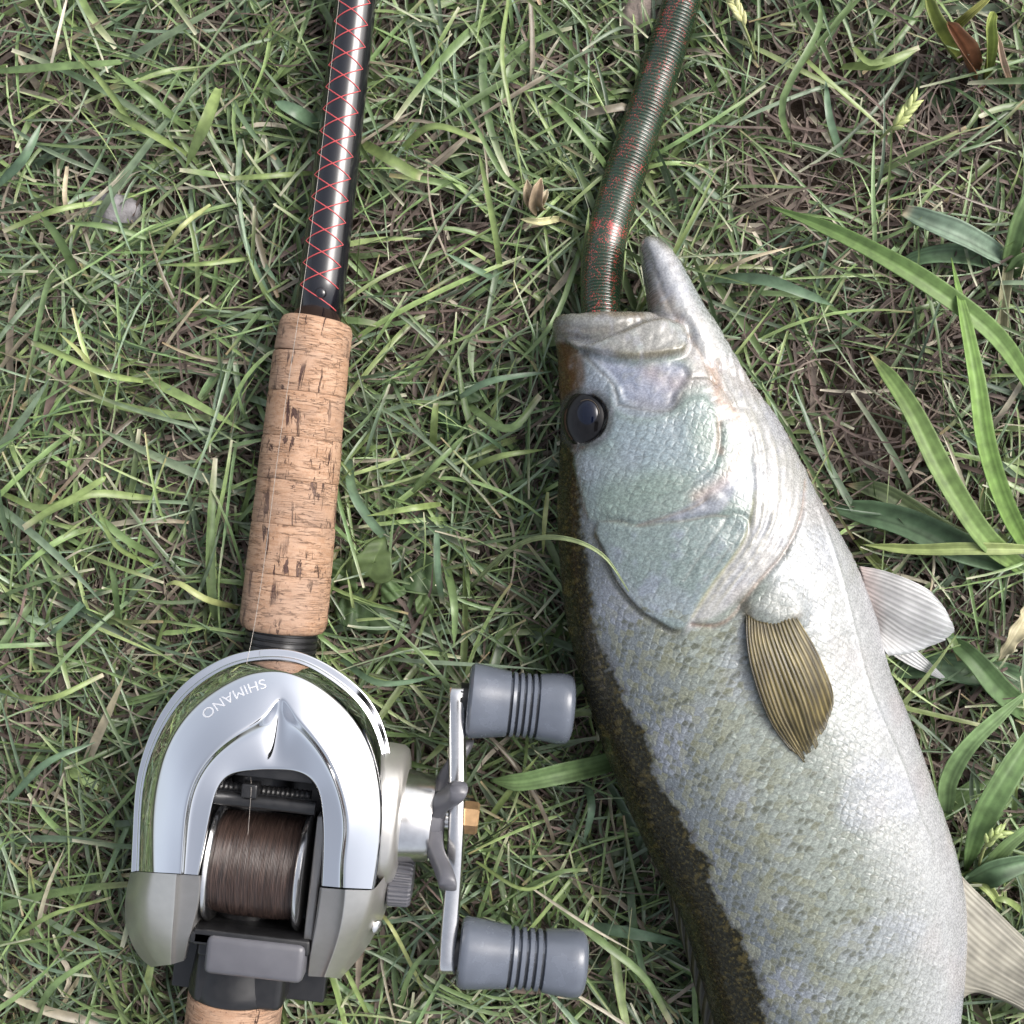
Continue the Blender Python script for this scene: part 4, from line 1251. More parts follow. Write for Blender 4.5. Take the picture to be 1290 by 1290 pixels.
# ---- fins
def fin_material(name, transl, alpha):
    m, n, l, b = new_mat(name)
    at = n.new('ShaderNodeAttribute'); at.attribute_name = 'Col'
    tc = n.new('ShaderNodeTexCoord')
    t = n.new('ShaderNodeTexNoise'); t.inputs['Scale'].default_value = 140; t.inputs['Detail'].default_value = 6
    l.new(tc.outputs['Object'], t.inputs['Vector'])
    mr = n.new('ShaderNodeMapRange'); mr.inputs[1].default_value = 0.3; mr.inputs[2].default_value = 0.7; mr.inputs[3].default_value = 0.7; mr.inputs[4].default_value = 1.25
    l.new(t.outputs['Fac'], mr.inputs[0])
    s = n.new('ShaderNodeVectorMath'); s.operation = 'SCALE'; l.new(at.outputs['Color'], s.inputs[0]); l.new(mr.outputs[0], s.inputs['Scale'])
    l.new(s.outputs[0], b.inputs['Base Color'])
    b.inputs['Roughness'].default_value = 0.32
    tr = n.new('ShaderNodeBsdfTranslucent'); l.new(s.outputs[0], tr.inputs['Color'])
    mx = n.new('ShaderNodeMixShader'); mx.inputs[0].default_value = transl
    l.new(b.outputs[0], mx.inputs[1]); l.new(tr.outputs[0], mx.inputs[2])
    al = n.new('ShaderNodeAttribute'); al.attribute_name = 'opaque'
    tp = n.new('ShaderNodeBsdfTransparent')
    m2 = n.new('ShaderNodeMixShader'); l.new(al.outputs['Fac'], m2.inputs[0]); l.new(tp.outputs[0], m2.inputs[1]); l.new(mx.outputs[0], m2.inputs[2])
    l.new(m2.outputs[0], n['Material Output'].inputs['Surface'])
    return m
M_FIN = fin_material('fin_membrane', 0.25, 0.9)

def fin(name, rays, zf, colf, parent, n_rays, per=7, rows=44, ridge=0.00035, opq=(0.95, 0.8), ragged=0.03, thick=0.0003, fork=True, seed=0):
    """rays: list of curves (lists of px points, base to tip); zf(u, v, world xy) gives height; ridges run along the rays"""
    R0 = np.array([catmull(r, rows) for r in rays])              # k, rows, 2
    nu = n_rays * per + 1
    k = len(rays)
    U = np.linspace(0, 1, nu)
    G = np.array([catmull(R0[:, j, :], nu) for j in range(rows)])   # rows, nu, 2
    rg = np.random.default_rng(seed)
    jag = np.repeat(rg.uniform(-ragged, ragged * 0.3, n_rays + 1), per)[:nu]
    V, C, O = [], [], []
    for j in range(rows):
        v = j / (rows - 1)
        for i in range(nu):
            u = U[i]
            jj = v * (1 + jag[i])
            x = np.interp(jj, np.linspace(0, 1, rows), G[:, i, 0]); y = np.interp(jj, np.linspace(0, 1, rows), G[:, i, 1])
            ph = (u * n_rays) % 1.0
            rr = math.cos(2 * math.pi * ph)
            if fork and v > 0.55:
                f = (v - 0.55) / 0.45
                rr = rr * (1 - f) + f * (0.5 * rr + 0.5 * math.cos(4 * math.pi * ph))
            z = zf(u, v, x, y)
            V.append(W(x, y, z + rr * ridge * 1000 * (1 - 0.6 * v)))
            C.append(colf(u, v, rr)); O.append(opq[0] + (opq[1] - opq[0]) * v if rr < 0.3 else min(1, opq[0] + 0.05))
    me = mesh_from(name, V, grid_quads(rows, nu))
    add_col(me, 'Col', np.array(C)); add_val(me, 'opaque', np.array(O))
    o = link(name, me, M_FIN, parent)
    md = o.modifiers.new('thickness', 'SOLIDIFY'); md.thickness = thick; md.offset = 0
    return o
def q7(pts): return [(680 + a / 3.225, 600 + b_ / 3.225) for a, b_ in pts]
def fish_h(px, py):
    r = surf(px, py)[0]; return r.z * 1000
def pec_z(u, v, x, y):
    z = fish_h(x, y)
    return z + 0.9 + 2.6 * math.sin(math.pi * min(1, v * 1.1)) * (0.6 + 0.4 * math.sin(3 * u)) + 0.4 * math.sin(9 * u + 3 * v)
def pec_c(u, v, rr):
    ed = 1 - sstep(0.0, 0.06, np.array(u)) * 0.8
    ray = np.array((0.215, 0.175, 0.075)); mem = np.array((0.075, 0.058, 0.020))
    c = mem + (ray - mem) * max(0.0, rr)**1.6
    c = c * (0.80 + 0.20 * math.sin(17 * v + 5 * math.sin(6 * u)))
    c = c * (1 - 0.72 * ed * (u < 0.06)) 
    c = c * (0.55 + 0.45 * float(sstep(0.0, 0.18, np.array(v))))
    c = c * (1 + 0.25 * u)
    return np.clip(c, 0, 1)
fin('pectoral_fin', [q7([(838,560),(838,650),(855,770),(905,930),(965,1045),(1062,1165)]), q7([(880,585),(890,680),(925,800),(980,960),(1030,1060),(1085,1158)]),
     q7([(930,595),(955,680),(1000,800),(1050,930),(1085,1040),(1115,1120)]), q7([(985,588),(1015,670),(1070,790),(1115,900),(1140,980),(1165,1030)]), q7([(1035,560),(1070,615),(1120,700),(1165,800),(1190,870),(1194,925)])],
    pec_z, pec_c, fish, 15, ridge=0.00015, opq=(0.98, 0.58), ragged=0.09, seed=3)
def pel_c(u, v, rr):
    a = np.array((0.47, 0.455, 0.445)); c = a * (0.94 + 0.14 * max(0.0, rr)**2)
    c = c * (1 - 0.25 * v) + np.array((0.36, 0.44, 0.50)) * 0.30 * v
    c += np.array((0.08, 0.0, -0.02)) * max(0, 1 - v * 4)
    return np.clip(c, 0, 1)
fin('pelvic_fin', [[(1082,713),(1110,718),(1140,728),(1165,740),(1175,748)], [(1086,725),(1115,735),(1150,750),(1180,764),(1194,772)], [(1090,745),(1118,760),(1150,776),(1182,790),(1203,797)],
     [(1095,765),(1118,780),(1142,796),(1165,806),(1182,810)], [(1101,785),(1112,797),(1130,810),(1142,818),(1150,822)], [(1106,800),(1108,806),(1112,815),(1116,822),(1120,826)]],
    lambda u, v, x, y: 30 + 4.0 * math.sin(v * 2.2) + 1.0 * math.sin(6 * u), pel_c, fish, 17, ridge=0.00006, opq=(0.96, 0.60), ragged=0.04, seed=5)
fin('pelvic_fin', [[(1092,772),(1125,798),(1158,822),(1195,858)], [(1088,776),(1120,806),(1150,828),(1192,859)], [(1084,780),(1112,814),(1140,835),(1186,856)]],
    lambda u, v, x, y: 17 - 6 * v, pel_c, fish, 5, ridge=0.0002, opq=(1, 0.9), seed=6)
def anal_c(u, v, rr):
    c = np.array((0.30, 0.285, 0.235)) * (0.95 + 0.07 * rr)
    w = float(sstep(0.15, 0.0, np.array(v)))
    return np.clip(c * (1 - w) + np.array((0.52, 0.44, 0.36)) * w, 0, 1)
fin('anal_fin', [[(1204,1095),(1225,1118),(1250,1142),(1285,1176),(1330,1215)], [(1205,1120),(1232,1145),(1265,1175),(1305,1210),(1352,1240)], [(1206,1150),(1235,1178),(1270,1206),(1312,1235),(1358,1258)], [(1206,1180),(1236,1206),(1268,1228),(1310,1252),(1350,1272)],
     [(1205,1210),(1230,1228),(1258,1242),(1295,1262),(1330,1282)], [(1203,1240),(1222,1245),(1245,1250),(1285,1268),(1315,1290)], [(1201,1262),(1212,1258),(1228,1250),(1262,1260),(1292,1276)]],
    lambda u, v, x, y: 30 - 7 * v + 2.0 * math.sin(2.2 * v + 2 * u), anal_c, fish, 17, ridge=0.00008, opq=(0.96, 0.68), ragged=0.05, seed=8)
def tail_c(u, v, rr):
    return np.clip(np.array((0.22, 0.21, 0.14)) * (0.72 + 0.3 * rr), 0, 1)
fin('tail_fin', [[(1050,1650),(1030,1720),(1005,1800),(985,1870)], [(1075,1660),(1070,1730),(1065,1800),(1060,1850)], [(1105,1665),(1112,1730),(1122,1790),(1132,1838)], [(1135,1660),(1155,1720),(1180,1780),(1205,1840)], [(1160,1645),(1195,1700),(1235,1760),(1280,1830)]],
    lambda u, v, x, y: 30 - 10 * v, tail_c, fish, 18, ridge=0.0004, seed=9)
def dor_c(u, v, rr):
    return np.clip(np.array((0.055, 0.052, 0.030)) * (0.8 + 0.3 * rr), 0, 1)
fin('dorsal_fin', [[(838,1100),(842,1130),(852,1165),(866,1196)], [(862,1150),(862,1185),(868,1215),(880,1248)], [(885,1215),(880,1250),(884,1280),(892,1310)], [(903,1280),(894,1320),(896,1360),(905,1390)], [(925,1350),(908,1395),(915,1440),(935,1480)], [(955,1430),(930,1480),(945,1530),(975,1560)]],
    lambda u, v, x, y: 27 - 9 * v, dor_c, fish, 12, ridge=0.0006, seed=10)

# ================================================================== SOFT WORM LURE
def worm_material():
    m, n, l, b = new_mat('soft_plastic')
    at = n.new('ShaderNodeAttribute'); at.attribute_name = 'Col'
    cy = n.new('ShaderNodeAttribute'); cy.attribute_name = 'cyl'
    v = n.new('ShaderNodeTexVoronoi'); v.feature = 'F1'; v.inputs['Scale'].default_value = 2.0; v.inputs['Randomness'].default_value = 1.0
    l.new(cy.outputs['Vector'], v.inputs['Vector'])
    big = n.new('ShaderNodeTexNoise'); big.inputs['Scale'].default_value = 0.17; big.inputs['Detail'].default_value = 2
    l.new(cy.outputs['Vector'], big.inputs['Vector'])
    lim = n.new('ShaderNodeMapRange'); lim.inputs[1].default_value = 0.40; lim.inputs[2].default_value = 0.68; lim.inputs[3].default_value = 0.20; lim.inputs[4].default_value = 0.50
    l.new(big.outputs['Fac'], lim.inputs[0])
    red = n.new('ShaderNodeAttribute'); red.attribute_name = 'red'
    ml = n.new('ShaderNodeMath'); ml.operation = 'MULTIPLY'; l.new(lim.outputs[0], ml.inputs[0]); l.new(red.outputs['Fac'], ml.inputs[1])
    lt = n.new('ShaderNodeMath'); lt.operation = 'LESS_THAN'; l.new(v.outputs['Distance'], lt.inputs[0]); l.new(ml.outputs[0], lt.inputs[1])
    mx = n.new('ShaderNodeMix'); mx.data_type = 'RGBA'; l.new(lt.outputs[0], mx.inputs[0]); l.new(at.outputs['Color'], mx.inputs[6]); mx.inputs[7].default_value = (0.30, 0.045, 0.04, 1)
    l.new(mx.outputs[2], b.inputs['Base Color'])
    b.inputs['Roughness'].default_value = 0.24
    b.inputs['Coat Weight'].default_value = 0.5; b.inputs['Coat Roughness'].default_value = 0.12
    b.inputs['Subsurface Weight'].default_value = 0.15; b.inputs['Subsurface Radius'].default_value = (0.001, 0.0015, 0.0008); b.inputs['Subsurface Scale'].default_value = 1.0
    return m
wp = catmull([tuple(W(*p)) for p in [(770,470,30),(760,430,29),(757,395,27),(757,360,24),(762,310,21),(776,255,18),(795,195,16),(814,140,14.5),(834,80,13.5),(850,30,13),(866,-30,13),(890,-120,12),(930,-230,10),(985,-320,9)]], 1500)
seg = np.r_[0, np.cumsum(np.linalg.norm(np.diff(wp, axis=0), axis=1))] * 1000
rad = np.interp(seg, [0, 15, 40, 80, 120, 180, seg[-1] - 12, seg[-1]], [5.4, 6.2, 6.9, 6.9, 6.6, 5.4, 3.0, 0.6]) * 0.001
band = np.exp(-((seg - 47) / 4.5)**4)
pitch = 1.22
rib = np.abs(np.sin(math.pi * seg / pitch))**0.6
segsW = 36
Vw, Tw, Nw, Bw = tube_arrays(wp, rad, segsW)
an = np.linspace(0, 2 * math.pi, segsW, endpoint=False)
topness = np.clip(np.cos(an) * 0.5 + 0.62, 0, 1)
dr = (rib[:, None] - 0.6) * (0.00038 + 0.00014 * np.sin(seg * 0.21 + 2 * np.sin(seg * 0.07)))[:, None] * topness[None] * (1 - 0.85 * band[:, None])
Vw = wp[:, None] + (Vw - wp[:, None]) * (1 + dr / rad[:, None])[..., None]
me = mesh_from('worm', Vw.reshape(-1, 3), grid_quads(len(wp), segsW, True) )
bm = bmesh.new(); bm.from_mesh(me); bmesh.ops.recalc_face_normals(bm, faces=bm.faces); bm.to_mesh(me); bm.free()
sidew = np.broadcast_to(np.sin(an)[None], (len(wp), segsW)); topw = np.broadcast_to(np.cos(an)[None], (len(wp), segsW))
w_ = sstep(0.05, 0.45, -topw + 0.35)
cw = np.array((0.014, 0.032, 0.016))[None, None] * (1 - w_[..., None]) + np.array((0.045, 0.046, 0.008))[None, None] * w_[..., None]
add_col(me, 'Col', cw.reshape(-1, 3))
rw = np.clip(topw * 1.2 + 0.15, 0.0, 1) * (0.85 + 0.45 * band[:, None])
add_val(me, 'red', rw.ravel())
cyl = np.stack([np.broadcast_to(seg[:, None], sidew.shape), np.where(an < math.pi, an, an - 2 * math.pi)[None] * rad[:, None] * 1000, np.zeros_like(sidew)], -1)
add_vec(me, 'cyl', cyl.reshape(-1, 3))
worm = link('worm_lure', me, worm_material(), None)
tag(worm, 'dark green ribbed soft plastic worm with red flecks hanging from the fish mouth', 'fishing lure')
# ================================================================== GROUND
def ground_material():
    m, n, l, b = new_mat('soil')
    tc = n.new('ShaderNodeTexCoord')
    t = n.new('ShaderNodeTexNoise'); t.inputs['Scale'].default_value = 160; t.inputs['Detail'].default_value = 8; t.inputs['Roughness'].default_value = 0.7
    l.new(tc.outputs['Object'], t.inputs['Vector'])
    cr = n.new('ShaderNodeValToRGB')
    cr.color_ramp.elements[0].position = 0.3; cr.color_ramp.elements[0].color = (0.022, 0.015, 0.011, 1)
    cr.color_ramp.elements[1].position = 0.72; cr.color_ramp.elements[1].color = (0.10, 0.072, 0.054, 1)
    l.new(t.outputs['Fac'], cr.inputs[0])
    t2 = n.new('ShaderNodeTexNoise'); t2.inputs['Scale'].default_value = 9; t2.inputs['Detail'].default_value = 9
    l.new(tc.outputs['Object'], t2.inputs['Vector'])
    cg = n.new('ShaderNodeValToRGB')  # far lawn: colour darkened for the self-shading its flat surface lacks
    cg.color_ramp.elements[0].position = 0.35; cg.color_ramp.elements[0].color = (0.018, 0.026, 0.010, 1)
    cg.color_ramp.elements[1].position = 0.7; cg.color_ramp.elements[1].color = (0.055, 0.07, 0.028, 1)
    l.new(t2.outputs['Fac'], cg.inputs[0])
    ln = n.new('ShaderNodeVectorMath'); ln.operation = 'LENGTH'; l.new(tc.outputs['Object'], ln.inputs[0])
    mr = n.new('ShaderNodeMapRange'); mr.inputs[1].default_value = 0.36; mr.inputs[2].default_value = 0.55
    l.new(ln.outputs['Value'], mr.inputs[0])
    mx = n.new('ShaderNodeMix'); mx.data_type = 'RGBA'
    l.new(mr.outputs[0], mx.inputs[0]); l.new(cr.outputs[0], mx.inputs[6]); l.new(cg.outputs[0], mx.inputs[7])
    l.new(mx.outputs[2], b.inputs['Base Color'])
    b.inputs['Roughness'].default_value = 0.9; b.inputs['Specular IOR Level'].default_value = 0.2
    bp = n.new('ShaderNodeBump'); bp.inputs['Distance'].default_value = 0.003; l.new(t.outputs['Fac'], bp.inputs['Height']); l.new(bp.outputs[0], b.inputs['Normal'])
    return m
g1 = np.arange(-0.42, 0.4201, 0.004)
ext = 0.42 * 1.35 ** np.arange(1, 20)
gx = np.r_[-ext[::-1], g1, ext]
X, Y = np.meshgrid(gx, gx)
GP = np.stack([X.ravel(), Y.ravel()], 1)
nzg = Noise(21, 90, 3)
gz = 0.0012 * nzg(np.clip(GP, -1, 1)) * (np.abs(GP).max(1) < 0.5) - 0.001
gm = fast_mesh('ground', np.c_[GP, gz], grid_quads(len(gx), len(gx))[:, ::1])
ground = link('ground', gm, ground_material())
tag(ground, 'dark brown soil under the lawn', 'ground', kind='structure')

# ================================================================== what lies on the grass presses it down
bpy.context.view_layer.update()
dg = bpy.context.evaluated_depsgraph_get()
ov, of, base_i = [], [], 0
for o in list(COL.objects):
    if o.type != 'MESH' or o.name.split('.')[0] in ('ground', 'fishing_line', 'lettering', 'body', 'pelvic_fin', 'anal_fin', 'pectoral_fin', 'tail_fin', 'dorsal_fin'): continue
    e = o.evaluated_get(dg); me = e.to_mesh()
    mw = o.matrix_world
    ov += [mw @ v.co for v in me.vertices]
    of += [tuple(base_i + i for i in p.vertices) for p in me.polygons]
    base_i += len(me.vertices); e.to_mesh_clear()
obst = BVHTree.FromPolygons(ov, of)
UP = Vector((0, 0, 1))
def underside(x, y):
    z = 9.0
    for t in (obst, fish_bvh):
        r = t.ray_cast(Vector((x, y, -0.03)), UP)
        if r[0] is not None: z = min(z, r[0].z)
    return z

# ================================================================== GRASS
def px_of(xy):
    s = K * D / 645.0
    return np.stack([xy[:, 0] / s + 645, 645 - xy[:, 1] / s], 1)
BARE = [(520,330,85,.92),(560,420,50,.6),(1065,120,130,.88),(1010,220,80,.7),(1230,215,95,.95),(1090,540,125,.97),(1020,440,60,.7),(640,720,50,.55),(610,1040,60,.5),(1180,930,70,.6),(40,50,50,.6),(1170,760,80,.5),(1235,900,70,.5),(520,30,60,.5),(130,600,40,.5),(240,470,45,.4),(690,1000,50,.5),(30,860,50,.4)]
def bareness(q):
    b = np.zeros(len(q))
    for x, y, r, s in BARE:
        b = np.maximum(b, s * np.exp(-(((q[:, 0] - x)**2 + (q[:, 1] - y)**2) / (r * 1.15)**2)))
    return b

def make_blades(base, az, el, L, Wd, colA, colB, tipc, S=8, droop=None, bend=None, blunt=None, press=True, zbase=None, fold=0.25, curl=0.0):
    """every blade: folded ribbon curving over; returns verts, quads, colours"""
    N = len(base)
    t = np.linspace(0, 1, S + 1)
    droop = droop if droop is not None else RNG.uniform(0.3, 1.5, N)
    bend = bend if bend is not None else RNG.normal(0, 0.35, N)
    EL = el[:, None] - droop[:, None] * t[None]**1.2
    EL = np.maximum(EL, -0.5)
    AZ_ = az[:, None] + bend[:, None] * t[None] + curl * RNG.normal(0, 1, (N, 1)) * t[None]**2
    ds = (L / S)[:, None]
    dx = np.cos(EL) * np.cos(AZ_) * ds; dy = np.cos(EL) * np.sin(AZ_) * ds; dz = np.sin(EL) * ds
    Cx = base[:, 0:1] + np.c_[np.zeros(N), np.cumsum(dx[:, :-1], 1)]
    Cy = base[:, 1:2] + np.c_[np.zeros(N), np.cumsum(dy[:, :-1], 1)]
    zb = np.zeros(N) if zbase is None else zbase
    Cz = zb[:, None] + np.c_[np.zeros(N), np.cumsum(dz[:, :-1], 1)]
    Cz = np.maximum(Cz, 0.0006 + 0.0025 * RNG.random((N, 1)))
    Cz = 0.0175 * (1 - np.exp(-Cz / 0.0175)) * 1.12
    if press:
        fx, fy, fz = Cx.ravel(), Cy.ravel(), Cz.ravel()
        for i in range(len(fx)):
            u = underside(fx[i], fy[i])
            if fz[i] > u - 0.0008: fz[i] = u - 0.0008
        Cz = fz.reshape(Cz.shape)
    wid = Wd[:, None] * np.interp(t, [0, 0.15, 0.5, 0.8, 1.0], [0.55, 0.9, 1.0, 0.72, 0.06])[None]
    if blunt is not None:
        wb = Wd[:, None] * np.interp(t, [0, 0.15, 0.5, 0.8, 1.0], [0.6, 0.95, 1.0, 0.85, 0.55])[None]
        wid = np.where(blunt[:, None], wb, wid)
    roll = RNG.normal(0, 0.55, N)[:, None] + RNG.normal(0, 0.5, N)[:, None] * t[None]
    sx, sy = -np.sin(AZ_), np.cos(AZ_)
    h = wid / 2
    ox, oy, oz = sx * np.cos(roll) * h, sy * np.cos(roll) * h, np.sin(roll) * h
    up = fold * wid
    V = np.stack([np.stack([Cx - ox, Cy - oy, Cz - oz + up], -1), np.stack([Cx, Cy, Cz], -1), np.stack([Cx + ox, Cy + oy, Cz + oz + up], -1)], 2)  # N,S+1,3,3
    f = (t**1.3)[None, :, None]
    c = colA[:, None] * (1 - f) + colB[:, None] * f
    tipw = np.where((t > 0.93)[None, :, None], 0.85, np.where((t > 0.8)[None, :, None], 0.25, 0.0)) 
    tipw = tipw * (blunt[:, None, None] if blunt is not None else 0.4)
    c = c * (1 - tipw) + tipc[:, None] * tipw
    C = np.repeat(c[:, :, None], 3, 2) * np.array([1.04, 0.94, 1.04])[None, None, :, None]
    q0 = grid_quads(S + 1, 3)
    Q = (q0[None] + (np.arange(N) * (S + 1) * 3)[:, None, None]).reshape(-1, 4)
    return V.reshape(-1, 3), Q, C.reshape(-1, 3)

GREENS = np.array([(0.125, 0.195, 0.080), (0.155, 0.235, 0.085), (0.095, 0.155, 0.078), (0.135, 0.190, 0.125), (0.205, 0.280, 0.100), (0.110, 0.165, 0.105), (0.265, 0.320, 0.130), (0.18, 0.23, 0.155)])
GREENS = GREENS * np.array([0.93, 1.0, 1.02])
GW = np.array([0.20, 0.20, 0.15, 0.14, 0.12, 0.08, 0.05, 0.06])
STRAW = np.array([(0.30, 0.255, 0.20), (0.19, 0.15, 0.125), (0.14, 0.108, 0.092), (0.42, 0.38, 0.30), (0.10, 0.075, 0.064), (0.17, 0.125, 0.108)])
def tufts(n_tuft, half, per, inner=0.0):
    c = RNG.uniform(-half, half, (n_tuft, 2))
    if inner: c = c[np.abs(c).max(1) > inner]
    keep = RNG.random(len(c)) > bareness(px_of(c)) * 1.0
    c = c[keep]
    k = RNG.poisson(per, len(c)) + 1
    idx = np.repeat(np.arange(len(c)), k)
    return c, idx
def grass_batch(n_tuft, half, per, Lm, Wm, inner=0.0, press=True, S=8, low=False, tone=1.0):
    c, idx = tufts(n_tuft, half, per, inner)
    N = len(idx)
    base = c[idx] + RNG.normal(0, 0.0035, (N, 2))
    lean = RNG.uniform(0, 2 * math.pi, len(c))
    az = lean[idx] + RNG.normal(0, 1.15, N)
    el = np.clip(RNG.normal(0.75 if not low else 0.35, 0.33, N), 0.05, 1.45)
    L = np.clip(RNG.lognormal(math.log(Lm), 0.42, N), 0.010, 0.085)
    Wd = np.clip(RNG.lognormal(math.log(Wm), 0.42, N), 0.0006, 0.0033)
    gi = RNG.choice(len(GREENS), len(c), p=GW)
    other = RNG.choice(len(GREENS), N, p=GW)
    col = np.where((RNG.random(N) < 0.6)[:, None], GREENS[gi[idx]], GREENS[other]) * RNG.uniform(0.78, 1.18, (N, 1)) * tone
    dead = RNG.random(N) < 0.07
    col[dead] = STRAW[RNG.integers(0, 4, dead.sum())]
    pale = np.array((0.28, 0.29, 0.18))
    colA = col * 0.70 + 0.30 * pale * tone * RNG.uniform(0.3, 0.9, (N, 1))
    yl = RNG.random((N, 1))
    colB = col * (1 - 0.25 * yl) + np.array((0.30, 0.33, 0.10)) * 0.25 * yl
    tip = np.where((RNG.random(N) < 0.7)[:, None], np.array((0.54, 0.51, 0.38)), np.array((0.36, 0.26, 0.15)))
    blunt = RNG.random(N) < 0.45
    return make_blades(base, az, el, L, Wd, colA, colB, tip, S, droop=RNG.uniform(0.4, 1.9, N), bend=RNG.normal(0, 0.48, N), blunt=blunt, press=press)
def join(parts):
    V, Q, C, o = [], [], [], 0
    for v, q, c in parts:
        V.append(v); Q.append(q + o); C.append(c); o += len(v)
    return np.vstack(V), np.vstack(Q), np.vstack(C)

inner_parts = [grass_batch(1700, 0.235, 2.4, 0.024, 0.0011, low=True, tone=0.50), grass_batch(2200, 0.235, 3.4, 0.030, 0.00108, tone=0.92), grass_batch(1600, 0.235, 2.4, 0.035, 0.00105, tone=1.42), grass_batch(300, 0.235, 1.6, 0.042, 0.0023, tone=0.95)]  # low blades darkened, upper ones lightened: depth shading put into the colour
outer_parts = [grass_batch(3600, 0.42, 3.6, 0.034, 0.0024, inner=0.235, S=5)]

